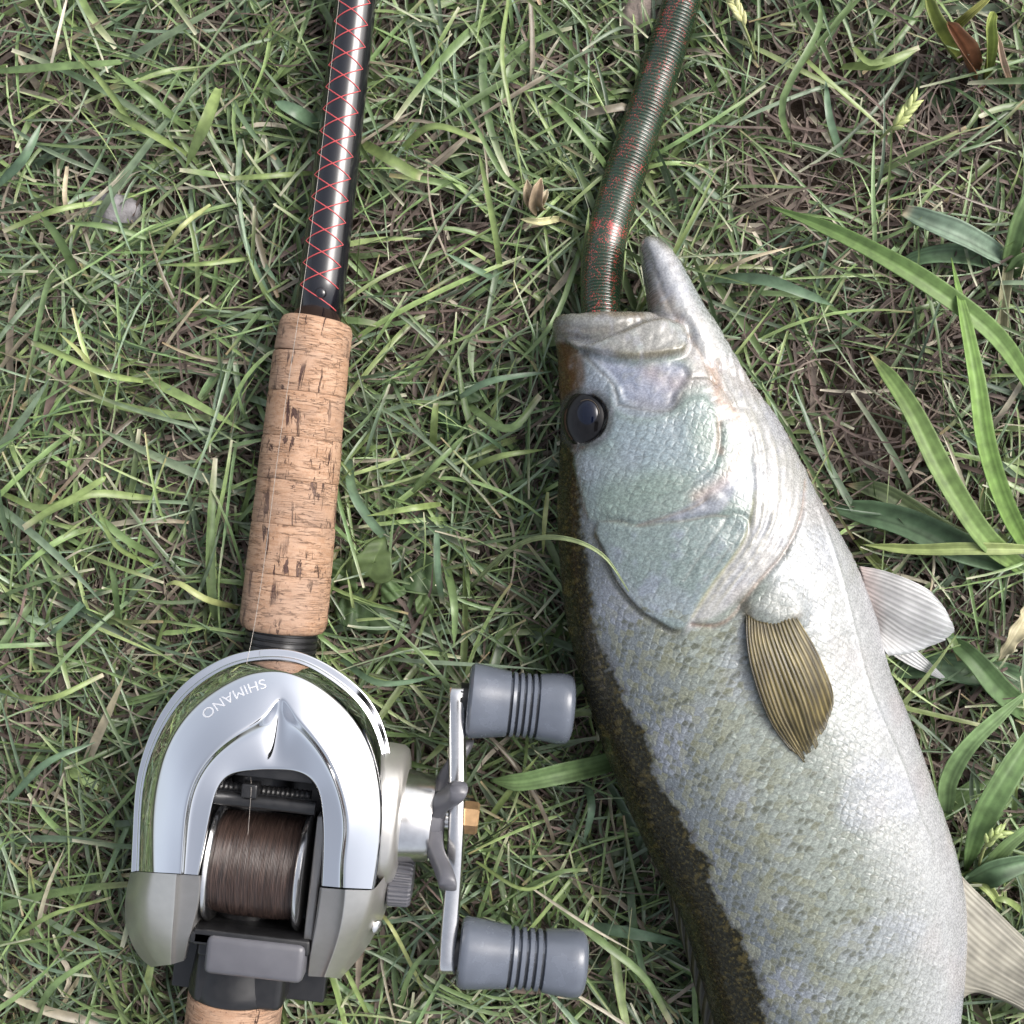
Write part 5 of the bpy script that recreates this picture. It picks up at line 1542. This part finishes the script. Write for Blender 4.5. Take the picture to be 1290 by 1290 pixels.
# traced single blades that stand out among the rest: px path with heights, width px, colour key
GK = {'b': (0.20, 0.265, 0.095), 'g': (0.135, 0.20, 0.08), 'd': (0.075, 0.135, 0.05), 't': (0.12, 0.19, 0.115), 'y': (0.29, 0.32, 0.13), 's': (0.46, 0.39, 0.27), 'w': (0.58, 0.53, 0.42)}
TR = [
 ('w', 4, [(84,0,22),(72,50,24),(60,102,16)]), ('b', 8, [(175,170,12),(130,105,26),(86,58,22)]), ('g', 10, [(240,165,8),(190,125,22),(142,88,22)]),
 ('b', 9, [(235,195,10),(185,165,24),(138,138,20)]), ('b', 16, [(276,112,18),(262,150,26),(248,182,22),(234,212,14)]), ('t', 17, [(400,158,12),(372,140,20),(346,128,20)]),
 ('b', 7, [(130,255,12),(70,265,22),(4,291,18)]), ('g', 8, [(185,300,12),(130,285,20),(82,281,18)]), ('y', 6, [(265,258,18),(225,290,26),(196,335,14)]),
 ('b', 7, [(400,218,8),(340,222,18),(290,225,16)]), ('g', 13, [(100,350,6),(75,300,20),(50,270,24)]), ('b', 6, [(320,325,10),(260,332,20),(200,334,18)]),
 ('s', 6, [(85,210,16),(82,250,20),(90,288,10)]), ('t', 12, [(0,232,14),(30,200,22),(52,155,20)]), ('g', 11, [(0,90,12),(60,86,20),(145,80,22),(155,78,20)]),
 ('b', 8, [(180,480,14),(130,470,26),(60,438,28),(40,432,26)]), ('y', 7, [(128,500,10),(110,455,22),(75,420,24)]), ('b', 9, [(0,620,10),(60,640,22),(125,606,24),(130,600,22)]),
 ('b', 10, [(190,628,10),(120,622,22),(70,640,24),(30,665,20)]), ('g', 10, [(200,702,8),(160,680,22),(130,655,24),(125,650,22)]), ('y', 8, [(300,765,8),(260,755,22),(225,735,24),(208,738,20)]),
 ('b', 7, [(195,712,8),(150,690,22),(128,650,24),(122,617,20)]), ('t', 9, [(100,780,6),(105,760,20),(75,790,20),(60,800,14)]), ('g', 9, [(150,785,8),(145,735,24),(138,712,22)]),
 ('b', 10, [(500,195,8),(545,160,20),(610,180,24)]), ('b', 6, [(640,0,16),(632,70,24),(645,150,22),(660,240,14)]), ('g', 6, [(660,245,14),(630,215,24),(600,160,26),(575,120,20)]),
 ('b', 14, [(455,180,10),(490,200,24),(515,215,22),(530,222,18)]), ('b', 8, [(632,355,6),(625,300,24),(612,230,28),(603,190,22)]), ('t', 8, [(640,360,6),(600,340,18),(560,318,20)]),
 ('g', 8, [(780,230,10),(740,180,26),(705,140,26),(690,128,22)]), ('b', 7, [(735,400,22),(737,330,26),(742,262,20)]), ('g', 7, [(735,300,10),(700,400,22),(650,460,20)]),
 ('b', 10, [(545,570,8),(548,530,22),(550,508,22)]), ('g', 7, [(520,615,8),(565,570,22),(585,548,22)]), ('t', 9, [(580,500,18),(620,480,26),(695,468,22)]), ('g', 10, [(582,505,8),(640,540,22),(680,498,20)]),
 ('b', 8, [(590,592,10),(630,575,24),(688,566,20)]), ('g', 8, [(520,620,16),(550,585,24),(588,548,20)]), ('t', 12, [(440,580,8),(445,620,20),(470,660,18),(500,690,8)]),
 ('b', 8, [(555,635,10),(520,640,22),(462,650,20)]), ('g', 10, [(560,700,6),(572,760,22),(572,815,20)]), ('t', 9, [(550,672,20),(552,720,24),(558,760,14)]), ('y', 6, [(690,620,20),(686,660,24),(684,700,10)]),
 ('b', 6, [(800,400,10),(860,300,26),(905,210,26)]), ('b', 8, [(1075,60,14),(1100,80,22),(1158,60,22)]), ('b', 13, [(1060,85,8),(1110,82,22),(1158,62,22)]),
 ('t', 14, [(900,352,8),(960,352,20),(1010,368,22),(1050,385,14)]), ('g', 12, [(895,460,18),(925,450,26),(935,495,22),(960,545,8)]), ('g', 9, [(1000,190,8),(985,130,26),(1030,40,28),(1032,0,22)]),
 ('s', 5, [(905,345,10),(945,325,20),(1000,310,18)]), ('b', 7, [(1000,60,6),(1030,90,20),(1120,170,16)]), ('t', 10, [(1060,200,8),(1045,150,20),(1040,100,18)]),
 ('w', 4, [(672,1120,14),(740,1165,24),(800,1200,16)]), ('g', 10, [(680,1120,10),(750,1180,24),(810,1230,24),(845,1290,20)]), ('t', 10, [(740,985,10),(745,1020,20),(735,1062,14)]),
 ('b', 8, [(610,1040,10),(640,1000,22),(680,950,22)]), ('g', 6, [(640,1130,8),(700,1100,22),(740,1095,18)]), ('t', 16, [(740,1165,6),(800,1175,16),(870,1190,8)]), ('b', 5, [(600,1085,12),(660,1120,22),(710,1100,20)]),
 ('b', 6, [(20,1180,10),(70,1150,22),(140,1130,12)]), ('g', 9, [(40,1290,8),(70,1240,22),(130,1200,20)]), ('t', 9, [(10,1010,8),(60,960,22),(120,935,16)]), ('b', 7, [(0,870,8),(60,880,24),(130,850,18)]),
 ('b', 6, [(470,1290,8),(440,1230,22),(420,1190,10)]), ('g', 7, [(500,1280,8),(520,1220,24),(560,1180,18)]), ('y', 5, [(540,1260,8),(500,1180,26),(480,1150,22)]), ('t', 9, [(430,830,8),(480,860,22),(560,850,18)]),
 ('g', 10, [(1180,1100,0),(1230,1060,8),(1260,1020,10)]), ('b', 8, [(1290,1150,8),(1270,1135,18),(1245,1130,16)]),
]
def ribbon(path, wpx, col, n=16, fold=0.22, taper=(0.6, 0.95, 1.0, 0.7, 0.05), twist=0.0, streak=0.12, across=5, seed=0, tipcol=None, wave=0.0):
    """one leaf blade following a px path with heights; returns verts, quads, colours"""
    P_ = catmull([tuple(W(*p)) for p in path], n)
    T_ = np.gradient(P_, axis=0); T_ /= np.linalg.norm(T_, axis=1)[:, None]
    S_ = np.cross(np.array([0, 0, 1.0]), T_); S_ /= np.linalg.norm(S_, axis=1)[:, None] + 1e-9
    N_ = np.cross(T_, S_)
    t = np.linspace(0, 1, n)
    zmid = float(np.mean([p[2] for p in path]))
    w = pxmm(wpx, zmid) * np.interp(t, [0, 0.15, 0.45, 0.8, 1.0], taper)
    tw = twist * t
    A = np.cos(tw)[:, None] * S_ + np.sin(tw)[:, None] * N_
    B_ = np.cross(T_, A)
    a = np.linspace(-1, 1, across)
    rg = np.random.default_rng(seed + 100)
    wv = wave * np.sin(t * 23 + rg.uniform(0, 6))[:, None] * a[None]**2 * np.sign(a)[None]
    V = P_[:, None] + a[None, :, None] * (w / 2)[:, None, None] * A[:, None] + (np.abs(a)[None]**1.3 * fold * w[:, None] + wv * w[:, None])[..., None] * B_[:, None]
    col = np.array(col)
    st = 1 + streak * rg.normal(0, 1, across)
    st[across // 2] = 1.18
    C = col[None, None] * st[None, :, None] * (1 + 0.06 * np.sin(t * 5 + rg.uniform(0, 6)))[:, None, None]
    if tipcol is not None:
        f = sstep(0.86, 1.0, t)[:, None, None]; C = C * (1 - f) + np.array(tipcol)[None, None] * f
    return V.reshape(-1, 3), grid_quads(n, across), np.clip(np.broadcast_to(C, V.shape).reshape(-1, 3), 0.01, 0.8)
tr_parts = []
for i, (k, w_, pth) in enumerate(TR):
    cut = i % 3 == 0
    v, q, c = ribbon(pth, w_, GK[k], n=12, across=3, fold=0.2, taper=(0.7, 0.95, 1.0, 0.9, 0.75) if cut else (0.6, 0.95, 1.0, 0.7, 0.06), seed=i, tipcol=(0.50, 0.46, 0.32) if cut else None, twist=random.uniform(-0.7, 0.7))
    vv = v.reshape(-1, 3, 3)
    for r in range(len(vv)):
        u = underside(vv[r, 1, 0], vv[r, 1, 1])
        if vv[r, 1, 2] > u - 0.0008: vv[r, :, 2] += (u - 0.0008) - vv[r, 1, 2]
    tr_parts.append((vv.reshape(-1, 3), q, c))

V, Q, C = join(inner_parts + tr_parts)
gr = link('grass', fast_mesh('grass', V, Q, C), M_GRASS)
tag(gr, 'green mown lawn grass with pale cut tips around the rod and fish', 'grass', kind='stuff')
V, Q, C = join(outer_parts)
gro = link('grass', fast_mesh('grass_beyond', V, Q, C), M_GRASS)
tag(gro, 'lawn grass continuing outside the picture on every side', 'grass', kind='stuff')

# ---- dry thatch
def thatch(N, half, Lm, Wm, zmax, seed_cols, inner=0.0, curl=0.5, S=4, press=True):
    base = RNG.uniform(-half, half, (N, 2))
    if inner: base = base[np.abs(base).max(1) > inner]
    N = len(base)
    L = np.clip(RNG.lognormal(math.log(Lm), 0.5, N), 0.004, 0.06)
    Wd = np.clip(RNG.lognormal(math.log(Wm), 0.4, N), 0.0003, 0.003)
    zb = RNG.uniform(0.0005, zmax, N) * (0.6 + 0.8 * bareness(px_of(base)))
    c = STRAW[RNG.choice(len(STRAW), N, p=[0.14, 0.22, 0.22, 0.05, 0.19, 0.18])] * RNG.uniform(0.55, 1.15, (N, 1))
    return make_blades(base, RNG.uniform(0, 6.283, N), RNG.normal(0.08, 0.22, N), L, Wd, c, c * RNG.uniform(0.8, 1.15, (N, 1)), c * 1.1, S,
                       droop=RNG.uniform(-0.1, 0.5, N), bend=RNG.normal(0, curl, N), blunt=RNG.random(N) < 0.7, press=press, zbase=zb, fold=0.15)
V, Q, C = join([thatch(19000, 0.235, 0.012, 0.0008, 0.008, 0), thatch(3200, 0.235, 0.026, 0.0009, 0.013, 0, curl=0.9, S=7), thatch(900, 0.235, 0.032, 0.00055, 0.020, 0, curl=2.4, S=12)])
th = link('dry_grass_litter', fast_mesh('dry_grass_litter', V, Q, C), M_STRAW)
tag(th, 'brown dry grass clippings matted between the green blades', 'dry grass', kind='stuff')
V, Q, C = thatch(14000, 0.42, 0.016, 0.0014, 0.008, 0, inner=0.235, press=False)
th2 = link('dry_grass_litter', fast_mesh('dry_grass_litter_beyond', V, Q, C), M_STRAW)
tag(th2, 'dry grass clippings outside the picture edge', 'dry grass', kind='stuff')

# ================================================================== BROAD GRASS PLANTS
def plant(name, base, label, leaves, cat='grass plant', group=None):
    p = empty(name, W(*base)); tag(p, label, cat, group)
    for i, (w_, col, pth, kw) in enumerate(leaves):
        kw = dict(kw); pr = kw.pop('press', True); nm = kw.pop('name', 'leaf')
        v, q, c = ribbon(pth, w_, col, n=26, across=13, streak=0.17, seed=i + len(label), **kw)
        if pr:
            vv = v.reshape(-1, 13, 3)
            for r in range(len(vv)):
                u = underside(vv[r, 6, 0], vv[r, 6, 1])
                if vv[r, 6, 2] > u - 0.0008: vv[r, :, 2] += (u - 0.0008) - vv[r, 6, 2]
            v = vv.reshape(-1, 3)
        me = fast_mesh(nm, v, q, c)
        o = link(nm, me, M_LEAF, p)
        md = o.modifiers.new('thickness', 'SOLIDIFY'); md.thickness = 0.0002
    return p
BG, DG, GG, YG, TG = (0.165, 0.250, 0.080), (0.085, 0.145, 0.075), (0.130, 0.205, 0.080), (0.25, 0.31, 0.11), (0.15, 0.21, 0.15)
plant('broad_grass_plant', (1290,716,2), 'broad-bladed grass plant fanning leaves leftward beside the fish throat', [
  (29, BG, [(1292,720,8),(1240,678,24),(1188,598,30),(1150,522,28),(1120,476,22),(1094,444,15)], dict(tipcol=(0.35,0.30,0.16))),
  (27, (0.14,0.235,0.06), [(1302,706,10),(1266,640,26),(1240,560,34),(1228,480,36),(1215,410,33),(1198,325,25)], dict(twist=0.3)),
  (40, DG, [(1285,712,8),(1210,690,18),(1130,655,16),(1040,636,8)], dict(taper=(0.5,0.85,1.0,0.8,0.3))),
  (16, YG, [(1302,692,20),(1220,691,24),(1150,692,22),(1085,686,18)], dict()),
  (28, (0.12,0.16,0.075), [(1262,702,6),(1185,668,10),(1115,622,10),(1065,610,7)], dict(tipcol=(0.30,0.22,0.14))),
  (13, (0.16,0.20,0.07), [(1080,680,5),(1100,705,10),(1150,755,8)], dict(name='stem', taper=(1,1,1,1,0.9), fold=0.4))])
plant('broad_grass_plant', (1272,340,2), 'broad-bladed grass plant at the right edge with one long arching leaf', [
  (25, (0.15,0.24,0.075), [(1312,510,8),(1255,425,26),(1180,365,30),(1110,322,28),(1040,287,22),(965,258,12)], dict(twist=-0.25)),
  (30, TG, [(1268,328,8),(1215,298,18),(1172,280,18),(1138,266,14)], dict(tipcol=(0.40,0.34,0.24), taper=(0.6,0.9,1,0.8,0.5))),
  (25, GG, [(1268,332,8),(1285,275,20),(1312,215,24)], dict()),
  (26, DG, [(1268,336,6),(1220,322,10),(1170,322,12),(1120,338,6)], dict()),
  (24, GG, [(1272,345,6),(1290,330,14),(1320,322,14)], dict()),
  (15, (0.30,0.29,0.18), [(1262,460,4),(1260,400,8),(1268,335,8)], dict(name='stem', taper=(1,1,1,1,0.9), fold=0.5))])
plant('broad_grass_plant', (1215,1092,2), 'broad-bladed grass plant growing between belly and anal fin of the fish', [
  (34, (0.12,0.20,0.075), [(1216,1096,10),(1232,1040,22),(1258,990,26),(1305,915,22)], dict(press=False, taper=(0.15,0.6,1,0.95,0.6))),
  (25, (0.13,0.205,0.085), [(1190,1024,14),(1194,980,22),(1225,932,28),(1305,862,26)], dict(press=False)),
  (34, DG, [(1218,1112,12),(1255,1096,20),(1305,1082,18)], dict(press=False)),
  (20, GG, [(1222,1118,10),(1262,1070,18),(1312,1030,18)], dict(press=False)),
  (14, YG, [(1216,1098,8),(1245,1120,18),(1262,1146,14)], dict(press=False))])
plant('broad_grass_plant', (1300,842,2), 'dark broad grass leaves lying behind the pelvic fin', [
  (37, DG, [(1300,858,4),(1230,845,9),(1170,838,9),(1105,850,5)], dict()),
  (30, (0.09,0.155,0.06), [(1302,905,4),(1260,870,14),(1225,830,16),(1190,800,8)], dict()),
  (26, GG, [(1150,1040,3),(1200,1010,8),(1260,960,10)], dict()),
  (20, (0.42,0.38,0.24), [(1300,760,16),(1278,800,24),(1258,832,18)], dict(wave=0.2, tipcol=(0.5,0.44,0.3)))])
plant('broad_grass_plant', (770,960,2), 'single broad green leaf poking out from under the fish back', [
  (27, GG, [(790,950,8),(755,962,16),(700,975,24),(655,984,24),(618,983,18)], dict(taper=(0.8,0.95,1,0.8,0.1)))])
plant('broad_grass_plant', (640,710,2), 'thin pale grass blade arching over the dark back of the fish', [
  (6.5, (0.22,0.27,0.13), [(588,745,6),(630,702,30),(665,681,46),(700,677,56),(735,685,60),(765,705,60),(792,745,60)], dict(press=False, taper=(0.8,1,1,0.7,0.2)))])

# ---- low weed with rounded leaves beside the cork grip
def round_leaf(px, py, z, lx, ly, ang, col, parent, seed):
    rg = np.random.default_rng(seed); ca, sa = math.cos(ang), math.sin(ang)
    rings_, segs_ = 9, 32
    V, C, F = [], [], []
    c0 = W(px, py, z); s = pxmm(1, z)
    for i in range(rings_ + 1):
        r = i / rings_
        for k in range(segs_):
            a = 2 * math.pi * k / segs_
            lob = 1 + 0.10 * math.sin(3 * a + seed) + 0.05 * math.sin(7 * a + 2 * seed) - 0.22 * math.exp(-((a - math.pi) / 0.35)**2)
            x, y = r * lob * lx * math.cos(a), r * lob * ly * math.sin(a) * (1 - 0.25 * math.cos(a))
            zz = 0.0018 * math.cos(x / lx * 2.0) + 0.0010 * abs(y / ly) + 0.0005 * math.sin(9 * x / lx + 4 * y / ly)
            V.append((c0.x + (x * ca - y * sa) * s, c0.y + (x * sa + y * ca) * s, c0.z + zz))
            v = 1.25 if abs(y / ly) < 0.05 else 1.0
            C.append(np.array(col) * v * (1 - 0.1 * r))
    F = grid_quads(rings_ + 1, segs_, True)
    me = fast_mesh('leaf', np.array(V), F, np.array(C))
    o = link('leaf', me, M_LEAF, parent); md = o.modifiers.new('thickness', 'SOLIDIFY'); md.thickness = 0.0003
    return o
weed = empty('broadleaf_weed', W(480, 735, 2)); tag(weed, 'low weed with rounded lobed green leaves beside the cork grip', 'weed')
for i, a in enumerate([(472,708,15,30,25,1.2,(0.085,0.125,0.045)), (538,728,11,30,24,-0.6,(0.06,0.10,0.04)), (494,745,13,17,13,0.2,(0.075,0.125,0.045)), (535,762,13,16,11,2.0,(0.09,0.14,0.05)), (447,770,9,26,22,2.6,(0.05,0.085,0.035)), (478,778,7,28,18,0.3,(0.05,0.085,0.035)), (432,722,9,18,24,0.9,(0.07,0.12,0.04))]):
    round_leaf(*a, weed, i + 1)
tube('stem', catmull([tuple(W(*p)) for p in [(420,775,4),(450,768,8),(470,752,10),(478,730,13)]], 14), 0.0010, simple('weed_stem', (0.13, 0.17, 0.06), 0.5), weed, segs=8)
weed2 = empty('broadleaf_weed', W(600, 520, 2)); tag(weed2, 'small dark weed leaves in the grass left of the fish eye', 'weed')
for i, a in enumerate([(592,496,9,22,14,0.3,(0.055,0.095,0.04)), (565,528,8,14,20,0.8,(0.05,0.09,0.04)), (575,548,6,18,16,1.8,(0.05,0.09,0.04))]):
    round_leaf(*a, weed2, i + 11)

# ---- dry husks, seed heads, shoots, pebbles
plant('dry_husk', (676,262,2), 'tan papery husk leaves standing up left of the worm', [
  (17, (0.44,0.36,0.25), [(672,262,8),(666,248,18),(664,226,22)], dict(fold=0.5, taper=(0.4,0.8,1,0.7,0.1))),
  (19, (0.40,0.31,0.21), [(677,268,8),(676,250,20),(682,224,24)], dict(fold=0.6, taper=(0.4,0.8,1,0.7,0.1))),
  (11, (0.48,0.42,0.30), [(675,266,6),(684,252,16),(690,238,18)], dict(fold=0.5)),
  (10, (0.50,0.48,0.27), [(705,276,10),(680,280,18),(655,276,16)], dict(fold=0.3)),
  (8, (0.45,0.36,0.28), [(700,280,8),(670,284,14),(645,290,10)], dict(fold=0.3))], cat='dry husk')
def seed_head(base, pts, label, nsp, col):
    e = empty('grass_seed_head', W(*base)); tag(e, label, 'seed head')
    pth = catmull([tuple(W(*p)) for p in pts], 30)
    tube('stalk', pth, 0.0005, simple('seed_stalk', (0.22, 0.25, 0.10), 0.5), e, segs=6)
    mt = simple('seed_spikelet', col, 0.5, noise=0.2, nscale=600)
    rg = np.random.default_rng(nsp)
    for i in range(nsp):
        f = 0.55 + 0.45 * i / (nsp - 1)
        k = int(f * 29); p = Vector(pth[k]); tdir = Vector(pth[min(29, k + 1)] - pth[max(0, k - 1)]).normalized()
        sd = Vector((-tdir.y, tdir.x, 0.4 * rg.normal())).normalized() * (1 if i % 2 else -1)
        d = (tdir + sd * 0.5).normalized()
        L = 0.0050
        tube('spikelet', [p, p + d * L * 0.3, p + d * L * 0.65, p + d * L], [0.0003, 0.0009, 0.0008, 0.0001], mt, e, segs=7)
    return e
seed_head((945,62,2), [(952,75,10),(944,50,24),(932,20,30),(922,-5,30)], 'pale green grass seed head at the top edge right of the worm', 12, (0.42, 0.42, 0.20))
seed_head((1110,180,2), [(1085,205,6),(1112,172,20),(1130,155,26),(1150,130,28)], 'yellow green seed head over bare thatch at upper right', 12, (0.36, 0.40, 0.16))
seed_head((1228,1085,2), [(1230,1108,8),(1236,1080,22),(1246,1058,28),(1258,1050,28)], 'small green seed head beside the anal fin', 9, (0.26, 0.32, 0.12))
plant('grass_shoot', (1218,95,2), 'reddish brown young grass shoot in the top right corner', [
  (24, (0.26,0.13,0.07), [(1222,98,5),(1212,70,18),(1200,45,24),(1192,28,24)], dict(fold=0.8, taper=(0.5,0.9,1,0.6,0.08))),
  (20, (0.22,0.26,0.08), [(1205,80,5),(1185,50,18),(1172,20,24),(1165,-10,24)], dict(fold=0.7)),
  (16, (0.24,0.29,0.08), [(1238,100,5),(1244,60,20),(1246,30,26),(1252,15,24)], dict(fold=0.6)),
  (12, (0.30,0.31,0.10), [(1195,45,8),(1220,20,20),(1255,-10,24)], dict(fold=0.5)),
  (9, (0.38,0.20,0.13), [(1230,125,3),(1235,110,8),(1250,98,8)], dict(fold=0.5)),
  (10, (0.40,0.30,0.22), [(1275,120,3),(1262,80,16),(1256,40,20)], dict(fold=0.5))], cat='grass shoot')
def pebble(px, py, z, rx, ry, rz, label, col, seed):
    bm = bmesh.new(); bmesh.ops.create_icosphere(bm, subdivisions=4, radius=1.0)
    nz = Noise(seed, 1.6, 3, dim=3)
    co = np.array([v.co for v in bm.verts]); d = nz(co)
    for v, dd in zip(bm.verts, d):
        f = 1 + 0.16 * dd
        v.co = W(px, py, z) + Vector((v.co.x * rx * f, v.co.y * ry * f, v.co.z * rz * f)) * 0.001
    me = bpy.data.meshes.new('pebble'); bm.to_mesh(me); bm.free()
    for p in me.polygons: p.use_smooth = True
    o = link('pebble', me, simple('stone', col, 0.8, noise=0.35, nscale=260, bump=0.0006, bscale=500)); tag(o, label, 'pebble')
pebble(142, 266, 4, 11, 7, 7, 'grey pebble half hidden in grass left of the rod', (0.22, 0.21, 0.22), 31)
pebble(806, 20, 4, 8, 8, 6, 'small tan pebble in the grass left of the worm top', (0.26, 0.21, 0.18), 32)

# ---- the phone that took the picture, seen only as a dark shape mirrored in the chrome
phone = empty('smartphone', (0.012, -0.045, 0.4235)); tag(phone, 'dark phone held above, showing only as a reflection in the reel hood', 'phone')
M_PHONE = simple('phone_back', (0.02, 0.02, 0.024), 0.3, 0.0, 0.5)
box('case', (0.012, -0.045, 0.4285), (0.076, 0.158, 0.0085), M_PHONE, phone, None, 0.0035, 4)
box('lens_plate', (0.0, 0.004, 0.42335), (0.034, 0.036, 0.0017), M_PHONE, phone, None, 0.0007, 2)
for lx, ly in ((-0.008, 0.012), (-0.008, -0.004), (0.009, 0.004)):
    lathe('lens_ring', (lx, ly, 0.4212), (0, 0, 1), [(0, 0.0058), (0.0003, 0.0062), (0.0014, 0.0062)], M_BLACKGLOSS, phone, segs=28)
